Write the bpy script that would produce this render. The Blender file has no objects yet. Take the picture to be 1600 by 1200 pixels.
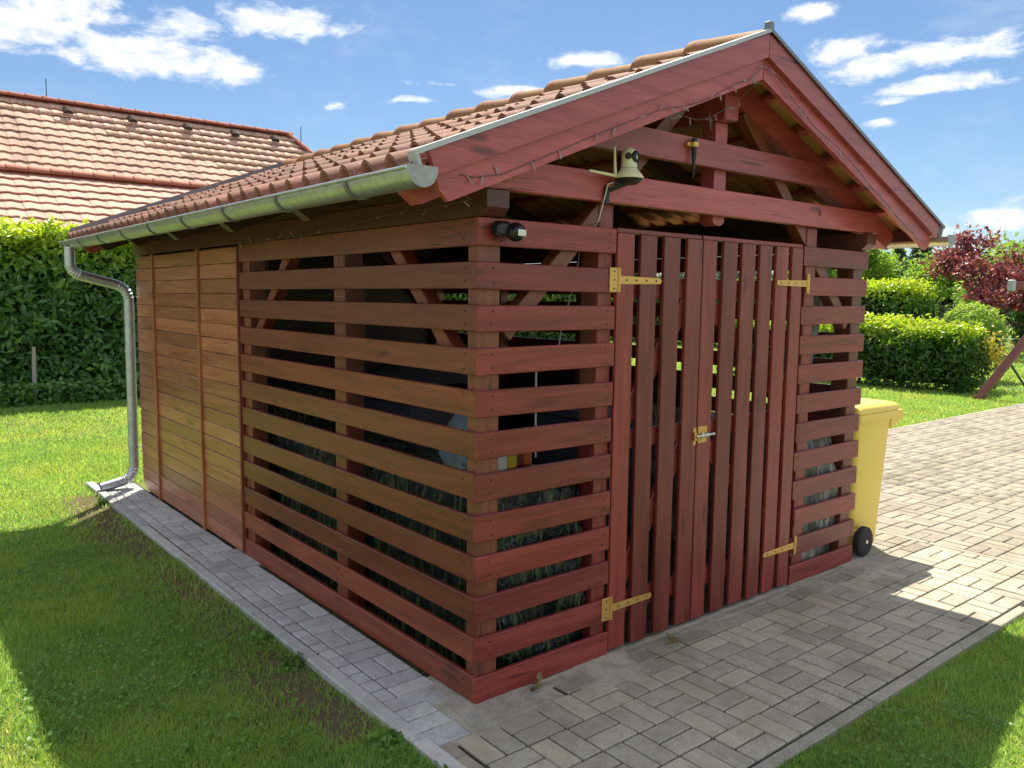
import bpy, math, random
import numpy as np
from mathutils import Vector, Matrix
R = math.radians
random.seed(7); rng = np.random.default_rng(7)
S = bpy.context.scene
COL = S.collection

# ------------------------------------------------------------------ camera
cam_d = bpy.data.cameras.new('camera'); cam = bpy.data.objects.new('camera', cam_d); COL.objects.link(cam)
CP = Vector((-1.9336, -2.5784, 1.6882)); YAW, PIT, ROL = 0.6865, -0.1063, 0.0115
fw = Vector((math.sin(YAW)*math.cos(PIT), math.cos(YAW)*math.cos(PIT), math.sin(PIT)))
r0 = fw.cross(Vector((0, 0, 1))).normalized(); u0 = r0.cross(fw)
rt = r0*math.cos(ROL) + u0*math.sin(ROL); up = -r0*math.sin(ROL) + u0*math.cos(ROL)
Mc = Matrix((rt, up, -fw)).transposed().to_4x4(); Mc.translation = CP
cam.matrix_world = Mc
cam_d.sensor_width = 36; cam_d.lens = 1270.05/1600*36; cam_d.clip_start = 0.05; cam_d.clip_end = 2000
S.camera = cam

# ------------------------------------------------------------------ light
SUNV = Vector((0.432, 0.475, 1.0)).normalized()
SUN_EL = math.asin(SUNV.z); SUN_AZ = math.atan2(SUNV.x, SUNV.y)
sun_d = bpy.data.lights.new('sun', 'SUN'); sun = bpy.data.objects.new('sun', sun_d); COL.objects.link(sun)
sun_d.energy = 3.2; sun_d.angle = R(0.53); sun_d.color = (1.0, 0.90, 0.74)
sun.rotation_mode = 'QUATERNION'; sun.rotation_quaternion = SUNV.to_track_quat('Z', 'Y'); sun.location = (20, 20, 40)
S.view_settings.view_transform = 'Standard'; S.view_settings.look = 'None'
S.view_settings.gamma = 1.0; S.view_settings.use_curve_mapping = False
S.view_settings.exposure = 1.56
SKY_STRENGTH = 0.115

class NT:
    """small helper round a node tree"""
    def __init__(s, nt): s.nt = nt; nt.nodes.clear()
    def n(s, t, **k):
        nd = s.nt.nodes.new(t)
        for a, v in k.items():
            if a.startswith('i_'):
                key = a[2:]
                nd.inputs[int(key) if key.isdigit() else key].default_value = v
            else: setattr(nd, a, v)
        return nd
    def l(s, a, b): s.nt.links.new(a, b)
    def m(s, op, a, b=None, c=None, clamp=False):
        nd = s.nt.nodes.new('ShaderNodeMath'); nd.operation = op; nd.use_clamp = clamp
        for i, v in enumerate((a, b, c)):
            if v is None: continue
            if isinstance(v, (int, float)): nd.inputs[i].default_value = v
            else: s.l(v, nd.inputs[i])
        return nd.outputs[0]
    def vm(s, op, a, b=None):
        nd = s.nt.nodes.new('ShaderNodeVectorMath'); nd.operation = op
        for i, v in enumerate((a, b)):
            if v is None: continue
            if isinstance(v, (tuple, list)): nd.inputs[i].default_value = v
            else: s.l(v, nd.inputs[i])
        return nd.outputs['Value'] if op in ('LENGTH', 'DISTANCE', 'DOT_PRODUCT') else nd.outputs[0]
    def noise(s, vec, scale, detail=4, rough=.55, dist=0.0):
        nd = s.n('ShaderNodeTexNoise'); nd.inputs['Scale'].default_value = scale
        nd.inputs['Detail'].default_value = detail; nd.inputs['Roughness'].default_value = rough
        nd.inputs['Distortion'].default_value = dist
        if vec is not None: s.l(vec, nd.inputs['Vector'])
        return nd.outputs['Fac']
    def ss(s, v, a, b):
        nd = s.n('ShaderNodeMapRange'); nd.interpolation_type = 'SMOOTHSTEP'
        nd.inputs['From Min'].default_value = a; nd.inputs['From Max'].default_value = b
        s.l(v, nd.inputs['Value']); return nd.outputs['Result']
    def mix(s, f, a, b, blend='MIX'):
        nd = s.n('ShaderNodeMix'); nd.data_type = 'RGBA'; nd.blend_type = blend
        for i, v in ((0, f), (6, a), (7, b)):
            if isinstance(v, (int, float)): nd.inputs[i].default_value = v
            elif isinstance(v, (tuple, list)): nd.inputs[i].default_value = (*v, 1) if len(v) == 3 else v
            else: s.l(v, nd.inputs[i])
        return nd.outputs[2]
    def ramp(s, f, stops):
        nd = s.n('ShaderNodeValToRGB'); e = nd.color_ramp.elements
        while len(e) < len(stops): e.new(0.5)
        for el, (p, c) in zip(e, stops): el.position = p; el.color = (*c, 1)
        s.l(f, nd.inputs[0]); return nd.outputs[0]

# ------------------------------------------------------------------ sky with clouds
w = bpy.data.worlds.new('World'); S.world = w; w.use_nodes = True
T = NT(w.node_tree)
sky = T.n('ShaderNodeTexSky'); sky.sky_type = 'NISHITA'; sky.sun_disc = False
sky.sun_elevation = SUN_EL; sky.sun_rotation = SUN_AZ; sky.altitude = 200
sky.air_density = 1.0; sky.dust_density = 0.3; sky.ozone_density = 4.0
tc = T.n('ShaderNodeTexCoord'); sep = T.n('ShaderNodeSeparateXYZ'); T.l(tc.outputs['Generated'], sep.inputs[0])
az = T.m('ARCTAN2', sep.outputs[0], sep.outputs[1]); el = T.m('ARCSINE', sep.outputs[2])
cmb = T.n('ShaderNodeCombineXYZ'); T.l(az, cmb.inputs[0]); T.l(el, cmb.inputs[1]); AE = cmb.outputs[0]
wv = T.vm('MULTIPLY', AE, (1.0, 2.2, 1.0))
warp = T.n('ShaderNodeTexNoise'); warp.inputs['Scale'].default_value = 9; T.l(wv, warp.inputs['Vector'])
wo = T.vm('MULTIPLY', T.vm('SUBTRACT', warp.outputs['Color'], (.5, .5, .5)), (.05, .022, 0))
AEw = T.vm('ADD', AE, wo)
blobs = [(.15, .266, .10, .030, 1), (.26, .254, .11, .028, 1), (.35, .246, .075, .020, 1), (.42, .298, .095, .019, 1), (.20, .29, .08, .03, .9),
         (.31, .285, .05, .022, .9), (.13, .30, .10, .02, 1), (.478, .217, .020, .007, .9), (.56, .226, .045, .006, .9), (.765, .272, .065, .009, .9),
         (.69, .239, .065, .009, .8), (.60, .245, .05, .004, .6), (1.02, .312, .04, .012, 1), (1.065, .268, .05, .020, 1), (1.09, .25, .06, .018, 1),
         (1.165, .254, .085, .020, 1), (1.15, .227, .08, .010, 1), (1.10, .19, .018, .007, .9), (1.11, .217, .03, .006, .6), (1.23, .09, .045, .022, .95), (1.16, .075, .05, .012, .8),
         (.88, .262, .03, .006, .7), (-.35, .33, .3, .04, .9), (1.9, .25, .3, .03, .9), (2.8, .4, .5, .06, .9), (-1.6, .3, .4, .05, .9), (-2.6, .5, .4, .08, .8), (.9, .62, .3, .05, .7)]
mask = None
for (a, e_, ra, re, st) in blobs:
    d = T.vm('LENGTH', T.vm('MULTIPLY', T.vm('SUBTRACT', AEw, (a, e_, 0)), (1/ra, 1/re, 0)))
    v = T.m('MULTIPLY', T.m('SUBTRACT', 1.25, d, clamp=True), st)
    mask = v if mask is None else T.m('MAXIMUM', mask, v)
cover = T.noise(T.vm('MULTIPLY', tc.outputs['Generated'], (1, 1, 1.4)), 2.6, 2, .5)
away = T.m('MAXIMUM', T.ss(el, .31, .46), T.m('MAXIMUM', T.ss(az, 1.28, 1.5), T.m('SUBTRACT', 1.0, T.ss(az, -.2, .08))))
mask = T.m('MAXIMUM', mask, T.m('MULTIPLY', T.ss(cover, .36, .56), T.m('MULTIPLY', away, T.ss(el, .03, .10))))  # extra cloud cover added out of view to raise the fill light
nf = T.noise(T.vm('MULTIPLY', AEw, (1, 2.0, 1)), 26, 8, .62)
nl = T.noise(T.vm('MULTIPLY', AEw, (1, 1.6, 1)), 7, 3, .5)
dens = T.m('ADD', T.m('MULTIPLY', mask, .62), T.m('MULTIPLY', T.m('SUBTRACT', nf, .5), 1.35))
cl = T.m('MULTIPLY', T.ss(dens, .16, .62), T.ss(mask, .02, .3))
haze_c = T.m('MULTIPLY', T.ss(T.m('ADD', T.m('MULTIPLY', nl, .6), T.m('MULTIPLY', nf, .4)), .48, .75), .16)
fac = T.m('MULTIPLY', T.m('MAXIMUM', cl, haze_c), .93)
body = T.noise(T.vm('MULTIPLY', AEw, (1, 2.0, 1)), 40, 4, .6)
ccol = T.mix(T.ss(body, .38, .6), (2.7, 2.9, 3.2), (3.7, 3.7, 3.7))
tint = T.mix(1.0, sky.outputs[0], (0.310, 0.335, 0.350), 'MULTIPLY')
skyc = T.mix(fac, tint, ccol)
bg = T.n('ShaderNodeBackground'); bg.inputs['Strength'].default_value = SKY_STRENGTH
T.l(skyc, bg.inputs[0]); wo_ = T.n('ShaderNodeOutputWorld'); T.l(bg.outputs[0], wo_.inputs[0])

# ------------------------------------------------------------------ object helpers
WM = {}
def link(name, data, parent=None, M=None):
    o = bpy.data.objects.new(name, data); COL.objects.link(o)
    M = Matrix.Identity(4) if M is None else M
    if parent is not None:
        o.parent = parent; o.matrix_local = WM[parent.name].inverted() @ M
    else: o.matrix_local = M
    WM[o.name] = M.copy()
    return o
def tag(o, label=None, cat=None, group=None, kind=None):
    for k, v in (('label', label), ('category', cat), ('group', group), ('kind', kind)):
        if v: o[k] = v
    return o
def thing(name, loc, label, cat, group=None):
    return tag(link(name, None, None, Matrix.Translation(loc)), label, cat, group)
def frame(d, wv_):
    d = Vector(d).normalized(); wv_ = Vector(wv_); wv_ = (wv_ - d*wv_.dot(d)).normalized()
    return d, wv_, d.cross(wv_)
CACHE = {}
def board_mesh(L, Wd, Th, mat, bev=.003):
    k = (round(L, 3), round(Wd, 3), round(Th, 3), mat.name, bev)
    if k in CACHE: return CACHE[k]
    m = MB(); m.cbox(Vector((0, 0, 0)), (1, 0, 0), (0, 1, 0), L, Wd, Th, bev)
    me = m.mesh('board', mat); CACHE[k] = me; return me
def board(name, p0, p1, wdir, Wd, Th, mat, parent=None, bev=.003):
    p0, p1 = Vector(p0), Vector(p1); L = (p1-p0).length
    d, y, z = frame(p1-p0, wdir)
    M = Matrix((d, y, z)).transposed().to_4x4(); M.translation = (p0+p1)/2
    return link(name, board_mesh(L, Wd, Th, mat, bev), parent, M)
class MB:
    def __init__(s): s.v = []; s.f = []
    def add(s, vs, fs):
        b = len(s.v); s.v += [tuple(x) for x in vs]; s.f += [tuple(i+b for i in f) for f in fs]
    def cbox(s, c, dx, dy, L, Wd, Th, bev=.003):
        x, y, z = frame(dx, dy); a, b, h = L/2, Wd/2, Th/2; e = min(bev, h*.45, b*.45); c = Vector(c)
        ring = lambda X, inset: [(X, sy*(b-(0 if k else inset)), sz*(h-(inset if k else 0))) for (sy, sz, k) in
                ((-1, -1, 1), (1, -1, 1), (1, -1, 0), (1, 1, 0), (1, 1, 1), (-1, 1, 1), (-1, 1, 0), (-1, -1, 0))]
        def full(X, sh):
            bb, hh = b-sh, h-sh; ee = e
            return [(X, -bb+ee, -hh), (X, bb-ee, -hh), (X, bb, -hh+ee), (X, bb, hh-ee), (X, bb-ee, hh), (X, -bb+ee, hh), (X, -bb, hh-ee), (X, -bb, -hh+ee)]
        if e <= 0:
            P = [(sx*a, sy*b, sz*h) for sx in (-1, 1) for sy in (-1, 1) for sz in (-1, 1)]
            F = [(0, 1, 3, 2), (4, 6, 7, 5), (0, 4, 5, 1), (2, 3, 7, 6), (0, 2, 6, 4), (1, 5, 7, 3)]
        else:
            P = full(-a, e*.8) + full(-a+e, 0) + full(a-e, 0) + full(a, e*.8)
            F = [tuple(range(7, -1, -1)), tuple(range(24, 32))]
            for r in range(3):
                for k in range(8): F.append((r*8+k, r*8+(k+1) % 8, (r+1)*8+(k+1) % 8, (r+1)*8+k))
        s.add([c + x*p[0] + y*p[1] + z*p[2] for p in P], F)
    def box(s, lo, hi, bev=.003):
        lo, hi = Vector(lo), Vector(hi); d = hi-lo
        s.cbox((lo+hi)/2, (1, 0, 0), (0, 1, 0), d.x, d.y, d.z, bev)
    def bar(s, p0, p1, wdir, Wd, Th, bev=.003):
        p0, p1 = Vector(p0), Vector(p1); s.cbox((p0+p1)/2, p1-p0, wdir, (p1-p0).length, Wd, Th, bev)
    def tube(s, pts, r, n=8, cap=True, r1=None):
        pts = [Vector(p) for p in pts]; rings = []; prev = None; N = len(pts)
        for i, p in enumerate(pts):
            t = (pts[min(i+1, N-1)] - pts[max(i-1, 0)]).normalized()
            if prev is None:
                a = t.cross(Vector((0, 0, 1)));  a = a if a.length > .05 else t.cross(Vector((1, 0, 0)))
                a.normalize()
            else: a = (prev - t*prev.dot(t)).normalized()
            prev = a; b = t.cross(a)
            rr = r if r1 is None else r + (r1-r)*i/(N-1)
            if isinstance(r, (list, tuple)): rr = r[i]
            rings.append([p + a*rr*math.cos(2*math.pi*k/n) + b*rr*math.sin(2*math.pi*k/n) for k in range(n)])
        V = [v for q in rings for v in q]; F = []
        for i in range(N-1):
            for k in range(n): F.append((i*n+k, i*n+(k+1) % n, (i+1)*n+(k+1) % n, (i+1)*n+k))
        if cap: F.append(tuple(range(n-1, -1, -1))); F.append(tuple((N-1)*n+k for k in range(n)))
        s.add(V, F)
    def revolve(s, c, axis, prof, n=20, ref=(0, 0, 1)):
        ax = Vector(axis).normalized(); rf = Vector(ref)
        a = rf - ax*rf.dot(ax)
        if a.length < .05: a = Vector((1, 0, 0)) - ax*ax.x
        a.normalize(); b = ax.cross(a); c = Vector(c); V = []; F = []
        for (h, r) in prof:
            for k in range(n): V.append(c + ax*h + a*r*math.cos(2*math.pi*k/n) + b*r*math.sin(2*math.pi*k/n))
        for i in range(len(prof)-1):
            for k in range(n): F.append((i*n+k, i*n+(k+1) % n, (i+1)*n+(k+1) % n, (i+1)*n+k))
        F.append(tuple(range(n-1, -1, -1))); F.append(tuple((len(prof)-1)*n+k for k in range(n)))
        s.add(V, F)
    def prism(s, poly, dv):
        poly = [Vector(p) for p in poly]; dv = Vector(dv); n = len(poly)
        V = poly + [p+dv for p in poly]
        nrm = sum(((poly[i]-poly[0]).cross(poly[(i+1) % n]-poly[0]) for i in range(n)), Vector())
        F = [tuple(range(n)), tuple(range(2*n-1, n-1, -1))] + [(i, i+n, (i+1) % n+n, (i+1) % n) for i in range(n)]
        if nrm.dot(dv) > 0: F = [tuple(reversed(f)) for f in F]
        s.add(V, F)
    def sheet(s, pts, thick, nrm_dir=None):
        """pts: grid [i][j] of vectors; thickened along the grid's own normals"""
        nu, nv = len(pts), len(pts[0]); P = [[Vector(q) for q in row] for row in pts]
        Nn = []
        for i in range(nu):
            row = []
            for j in range(nv):
                a = P[min(i+1, nu-1)][j]-P[max(i-1, 0)][j]; b = P[i][min(j+1, nv-1)]-P[i][max(j-1, 0)]
                row.append(a.cross(b).normalized())
            Nn.append(row)
        V = [P[i][j] for i in range(nu) for j in range(nv)] + [P[i][j]-Nn[i][j]*thick for i in range(nu) for j in range(nv)]
        F = []; o = nu*nv; I = lambda i, j: i*nv+j
        for i in range(nu-1):
            for j in range(nv-1):
                F.append((I(i, j), I(i+1, j), I(i+1, j+1), I(i, j+1)))
                F.append((o+I(i, j), o+I(i, j+1), o+I(i+1, j+1), o+I(i+1, j)))
        for i in range(nu-1):
            F.append((I(i, 0), o+I(i, 0), o+I(i+1, 0), I(i+1, 0)))
            F.append((I(i, nv-1), I(i+1, nv-1), o+I(i+1, nv-1), o+I(i, nv-1)))
        for j in range(nv-1):
            F.append((I(0, j), I(0, j+1), o+I(0, j+1), o+I(0, j)))
            F.append((I(nu-1, j), o+I(nu-1, j), o+I(nu-1, j+1), I(nu-1, j+1)))
        s.add(V, F)
    def mesh(s, name, mat, smooth=False, org=(0, 0, 0)):
        me = bpy.data.meshes.new(name); o = Vector(org)
        me.from_pydata([tuple(Vector(v)-o) for v in s.v], [], s.f)
        if mat: me.materials.append(mat)
        if smooth:
            me.polygons.foreach_set('use_smooth', [True]*len(me.polygons))
            try: me.set_sharp_from_angle(angle=R(40))
            except Exception: pass
        me.update(); return me
    def build(s, name, mat, parent=None, smooth=False):
        A = np.array(s.v, float); lo, hi = A.min(0), A.max(0)
        org = Vector(((lo[0]+hi[0])/2, (lo[1]+hi[1])/2, lo[2]))
        return link(name, s.mesh(name, mat, smooth, org), parent, Matrix.Translation(org))
def np_mesh(name, V, F, mat, rnd=None, org=(0, 0, 0)):
    """fast mesh from arrays; F is (n,3) or (n,4); rnd is one float per vertex"""
    V = np.asarray(V, np.float32) - np.asarray(org, np.float32); F = np.asarray(F, np.int32)
    me = bpy.data.meshes.new(name); k = F.shape[1]
    me.vertices.add(len(V)); me.vertices.foreach_set('co', V.ravel())
    me.loops.add(F.size); me.loops.foreach_set('vertex_index', F.ravel())
    me.polygons.add(len(F)); me.polygons.foreach_set('loop_start', np.arange(0, F.size, k, dtype=np.int32))
    try: me.polygons.foreach_set('loop_total', np.full(len(F), k, np.int32))
    except Exception: pass
    if rnd is not None:
        at = me.attributes.new('rnd', 'FLOAT', 'POINT'); at.data.foreach_set('value', np.asarray(rnd, np.float32))
    me.materials.append(mat); me.update(calc_edges=True); return me

# ------------------------------------------------------------------ materials
def mat(name):
    m = bpy.data.materials.new(name); m.use_nodes = True
    t = NT(m.node_tree); b = t.n('ShaderNodeBsdfPrincipled'); o = t.n('ShaderNodeOutputMaterial'); t.l(b.outputs[0], o.inputs[0])
    return m, t, b, o
def objco(t, jitter=20.0):
    tcn = t.n('ShaderNodeTexCoord'); oi = t.n('ShaderNodeObjectInfo')
    cb = t.n('ShaderNodeCombineXYZ')
    t.l(t.m('MULTIPLY', oi.outputs['Random'], jitter), cb.inputs[0]); t.l(t.m('MULTIPLY', oi.outputs['Random'], jitter*.37), cb.inputs[1])
    return t.vm('ADD', tcn.outputs['Object'], cb.outputs[0]), oi.outputs['Random'], tcn.outputs['Object']
def bump(t, b, h, dist=.002, st=.5):
    bn = t.n('ShaderNodeBump'); bn.inputs['Distance'].default_value = dist; bn.inputs['Strength'].default_value = st
    t.l(h, bn.inputs['Height']); t.l(bn.outputs[0], b.inputs['Normal'])
def wood(name, dark, base, light, rough=.46, grain=1.0, spec=.5):
    m, t, b, o = mat(name); co, rnd, _ = objco(t)
    g1 = t.noise(t.vm('MULTIPLY', co, (1.3, 17, 17)), 1.0, 6, .6, 1.2)
    g2 = t.noise(t.vm('MULTIPLY', co, (5, 170, 170)), 1.0, 3, .6)
    big = t.noise(t.vm('MULTIPLY', co, (2.2, 5, 5)), 1.0, 3, .5)
    c = t.ramp(g1, [(.28, dark), (.5, base), (.74, light)])
    c = t.mix(t.m('MULTIPLY', t.ss(g2, .5, .72), .35*grain), c, tuple(x*.45 for x in dark))
    c = t.mix(t.m('MULTIPLY', t.ss(big, .55, .8), .5), c, tuple(x*.62 for x in base))
    vo = t.n('ShaderNodeTexVoronoi'); vo.inputs['Scale'].default_value = 1.0
    t.l(t.vm('MULTIPLY', co, (2.3, 9.5, 9.5)), vo.inputs['Vector'])
    vs = t.n('ShaderNodeSeparateColor'); t.l(vo.outputs['Color'], vs.inputs[0])
    kn = t.m('MULTIPLY', t.m('SUBTRACT', 1.0, t.ss(vo.outputs['Distance'], .08, .20)), t.ss(vs.outputs[0], .56, .60))
    c = t.mix(t.m('MULTIPLY', kn, .75), c, tuple(x*.22 for x in base))
    hv = t.n('ShaderNodeHueSaturation'); t.l(c, hv.inputs['Color'])
    t.l(t.m('ADD', .74, t.m('MULTIPLY', rnd, .48)), hv.inputs['Value'])
    # pale scuffs where the stain has worn along the grain
    sc = t.noise(t.vm('MULTIPLY', co, (3.2, 60, 60)), 1.0, 5, .7)
    c2 = t.mix(t.m('MULTIPLY', t.ss(sc, .66, .74), .35), hv.outputs[0], (light[0]*1.5, light[1]*1.7, light[2]*1.7))
    ck = t.noise(t.vm('MULTIPLY', co, (.9, 34, 34)), 1.0, 2, .5)
    ckm = t.noise(t.vm('MULTIPLY', co, (1.6, 6, 6)), 1.3, 2, .5)
    crack = t.m('MULTIPLY', t.m('SUBTRACT', 1.0, t.ss(t.m('ABSOLUTE', t.m('SUBTRACT', ck, .5)), .004, .014)), t.ss(ckm, .58, .64))
    c2 = t.mix(t.m('MULTIPLY', crack, .85), c2, tuple(x*.15 for x in base))
    t.l(c2, b.inputs['Base Color'])
    b.inputs['Coat Weight'].default_value = .35; b.inputs['Coat Roughness'].default_value = .28
    b.inputs['Specular IOR Level'].default_value = spec
    t.l(t.m('ADD', rough-.08, t.m('MULTIPLY', g1, .22)), b.inputs['Roughness'])
    bump(t, b, t.m('ADD', t.m('MULTIPLY', g1, .6), t.m('MULTIPLY', g2, .5)), .0016, .55*grain)
    return m
M_red = wood('red_stained_wood', (.125, .013, .009), (.225, .028, .020), (.31, .054, .041))
M_gable = wood('sky_tinted_red_timber', (.29, .044, .046), (.415, .074, .080), (.50, .112, .114))  # red stain lifted and blued: skylight on the gable painted in
M_side = wood('lawn_tinted_wood', (.120, .022, .009), (.210, .041, .017), (.29, .070, .031))  # same red stain, browned: lawn bounce light put into the colour
M_clad = wood('ochre_stained_boards', (.24, .072, .032), (.385, .130, .064), (.50, .200, .105), .36)
M_strip = wood('orange_brown_batten', (.22, .066, .022), (.34, .112, .038), (.42, .155, .058))
M_inner = wood('inner_timber', (.12, .028, .014), (.21, .052, .027), (.29, .085, .045))
M_dark = wood('shade_dark_boards', (.035, .014, .010), (.06, .024, .017), (.09, .04, .028), .7)  # interior and under-roof shade painted in as a darker wood colour
M_eave = wood('shaded_eave_timber', (.07, .016, .014), (.115, .028, .024), (.16, .045, .038))  # red timber darkened: shade under the eaves put into the colour
M_grey = wood('grey_weathered_plank', (.34, .32, .30), (.48, .46, .44), (.60, .58, .55), .8)

def simple(name, col, rough=.5, metal=0.0, var=.15, scale=30, spec=.5, bumpd=0.0):
    m, t, b, o = mat(name); co, rnd, _ = objco(t)
    n = t.noise(co, scale, 5, .6)
    c = t.mix(n, tuple(x*(1-var) for x in col), tuple(min(1, x*(1+var)) for x in col))
    t.l(c, b.inputs['Base Color']); b.inputs['Metallic'].default_value = metal
    t.l(t.m('ADD', rough-.06, t.m('MULTIPLY', n, .12)), b.inputs['Roughness']); b.inputs['Specular IOR Level'].default_value = spec
    if bumpd: bump(t, b, n, bumpd, .6)
    return m
def zinc():
    m, t, b, o = mat('galvanised_steel'); co, rnd, ob = objco(t)
    vo = t.n('ShaderNodeTexVoronoi'); vo.inputs['Scale'].default_value = 45; t.l(co, vo.inputs['Vector'])
    vs = t.n('ShaderNodeSeparateColor'); t.l(vo.outputs['Color'], vs.inputs[0])
    n = t.noise(t.vm('MULTIPLY', co, (2, 2, 2)), 3, 6, .65)
    c = t.mix(vs.outputs[0], (.43, .465, .51), (.56, .60, .65)); c = t.mix(t.m('MULTIPLY', t.ss(n, .5, .75), .3), c, (.34, .36, .37))
    t.l(c, b.inputs['Base Color']); b.inputs['Metallic'].default_value = .85
    t.l(t.m('ADD', .30, t.m('MULTIPLY', n, .22)), b.inputs['Roughness']); return m
M_zinc = zinc()
M_zincd = simple('dark_zinc_sheet', (.20, .205, .23), .42, .6, .2, 8)
M_zincl = simple('pale_zinc_sheet', (.44, .46, .48), .45, .45, .08, 8)
M_cap = simple('dull_zinc_cap', (.36, .37, .39), .55, .5, .3, 40)
M_brass = simple('yellow_passivated_steel', (.70, .42, .13), .36, .55, .18, 25)
M_bolt = simple('bright_steel', (.62, .62, .60), .28, .95, .1, 30)
M_rust = simple('rusty_copper_bolt', (.34, .12, .05), .5, .5, .3, 60)
M_screw = simple('dark_screw_head', (.035, .022, .018), .6, .3)
M_black = simple('black_plastic', (.010, .011, .014), .25, 0, .2, 40)
M_black2 = simple('matt_black_plastic', (.02, .02, .023), .55, 0, .2, 40)
M_cream = simple('cream_plastic', (.72, .68, .47), .38, 0, .06, 12)
M_white = simple('white_plastic', (.78, .78, .74), .4, 0, .05, 12)
M_glass = simple('clear_bulb_plastic', (.33, .25, .26), .2, 0, .05, 12)
M_wire = simple('thin_grey_cable', (.11, .070, .075), .6, 0, .1, 12)
M_wirew = simple('white_cable', (.62, .58, .54), .5, 0, .08, 12)
M_tyre = simple('black_rubber', (.022, .022, .025), .7, 0, .25, 60, .4, .001)
M_conc = None
def concrete(name, col, scale=60, var=.16):
    m, t, b, o = mat(name)
    geo = t.n('ShaderNodeNewGeometry'); oi = t.n('ShaderNodeObjectInfo'); at = t.n('ShaderNodeAttribute'); at.attribute_name = 'rnd'
    P = geo.outputs['Position']
    fine = t.noise(P, scale*2.2, 4, .75); mid = t.noise(P, scale*.30, 6, .7); big = t.noise(P, 1.5, 6, .65)
    r = t.m('FRACT', t.m('ADD', t.m('MULTIPLY', oi.outputs['Random'], 1.0), at.outputs['Fac']))
    c = t.mix(t.ss(fine, .25, .75), tuple(x*(1-var*2.2) for x in col), tuple(x*(1+var*1.5) for x in col))
    c = t.mix(t.m('MULTIPLY', t.ss(mid, .44, .66), .55), c, (col[0]*.62, col[1]*.61, col[2]*.57))
    c = t.mix(t.m('MULTIPLY', t.ss(big, .47, .64), .52), c, (col[0]*.55, col[1]*.53, col[2]*.47))
    hv = t.n('ShaderNodeHueSaturation'); t.l(c, hv.inputs['Color']); t.l(t.m('ADD', .90, t.m('MULTIPLY', r, .30)), hv.inputs['Value'])
    warm = t.m('MULTIPLY', t.ss(r, .55, 1.0), .22)
    c2 = t.mix(warm, hv.outputs[0], (col[0]*1.12, col[1]*1.0, col[2]*.82))
    spk = t.noise(P, scale*3.6, 2, .5); c2 = t.mix(t.m('MULTIPLY', t.ss(spk, .66, .74), .55), c2, (col[0]*1.7, col[1]*1.7, col[2]*1.65))
    t.l(c2, b.inputs['Base Color']); b.inputs['Roughness'].default_value = .86; b.inputs['Specular IOR Level'].default_value = .3
    bump(t, b, t.m('ADD', fine, t.m('MULTIPLY', mid, .7)), .003, .5)
    return m
M_paver = concrete('grey_concrete_paver', (.43, .395, .325))
M_paver2 = concrete('pale_concrete_paver', (.325, .298, .246))
M_path = concrete('sky_tinted_pale_paver', (.50, .505, .515), 60, .12)  # paler blocks, with blue open-sky light put into their colour
M_pkerb = concrete('sky_tinted_path_kerb', (.47, .475, .48), 50, .12)  # kerb carries the same painted-in blue skylight as the path
M_kerb = concrete('concrete_kerb', (.375, .350, .300), 50)
M_slab = concrete('smooth_concrete', (.42, .39, .33), 40, .1)
M_floor = concrete('shade_dark_floor', (.10, .092, .08), 40, .2)  # concrete darkened, the shed's inner shade is in the colour
def joint():
    m, t, b, o = mat('dark_joint_sand'); geo = t.n('ShaderNodeNewGeometry')
    n = t.noise(geo.outputs['Position'], 14, 5, .7)
    t.l(t.ramp(n, [(.35, (.026, .023, .018)), (.52, (.050, .044, .030)), (.60, (.050, .075, .016))]), b.inputs['Base Color'])
    b.inputs['Roughness'].default_value = .95; return m
M_joint = joint()
def terracotta(name, a, c_, stain, moss, stainamt=.6):
    m, t, b, o = mat(name); geo = t.n('ShaderNodeNewGeometry'); P = geo.outputs['Position']
    oi = t.n('ShaderNodeObjectInfo'); at = t.n('ShaderNodeAttribute'); at.attribute_name = 'rnd'
    r = t.m('FRACT', t.m('ADD', oi.outputs['Random'], at.outputs['Fac']))
    n1 = t.noise(P, 5, 5, .65); n2 = t.noise(P, 38, 5, .7); n3 = t.noise(P, 9, 7, .75); n4 = t.noise(t.vm('MULTIPLY', P, (1.6, .6, .6)), .8, 5, .66)
    c = t.mix(r, a, c_)
    c = t.mix(t.m('MULTIPLY', t.ss(n2, .4, .75), .4), c, tuple(x*.6 for x in a))
    c = t.mix(t.m('MULTIPLY', t.ss(t.m('ADD', t.m('MULTIPLY', n1, .4), t.m('MULTIPLY', n4, .6)), .5, .68), stainamt), c, stain)
    if moss: c = t.mix(t.m('MULTIPLY', t.ss(n3, .56-.2*moss, .68-.1*moss), min(1, .75*moss+.2)), c, (.27, .135, .035) if moss > .5 else (.16, .12, .06))
    if moss:
        sk = t.noise(P, 75, 3, .6); sm = t.noise(P, 3.2, 4, .6)
        c = t.mix(t.m('MULTIPLY', t.m('MULTIPLY', t.ss(sk, .58, .66), t.ss(sm, .42, .62)), .6), c, (.42, .37, .30))
    t.l(c, b.inputs['Base Color']); b.inputs['Roughness'].default_value = .8; b.inputs['Specular IOR Level'].default_value = .35
    bump(t, b, n2, .004, .5); return m
M_tile = terracotta('weathered_red_tile', (.190, .078, .056), (.29, .125, .092), (.10, .064, .053), .42, .85)
M_tunder = terracotta('clean_tile_underside', (.50, .225, .115), (.60, .285, .150), (.34, .16, .09), 0, .5)
M_ridge = terracotta('mossy_ridge_tile', (.24, .105, .065), (.33, .145, .085), (.10, .062, .042), .85, .7)
M_htile = terracotta('house_red_tile', (.47, .295, .225), (.55, .355, .275), (.16, .12, .10), 0, .85)
M_ltile = terracotta('pink_red_tile', (.56, .315, .255), (.63, .365, .300), (.42, .24, .195), 0, .3)
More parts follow.
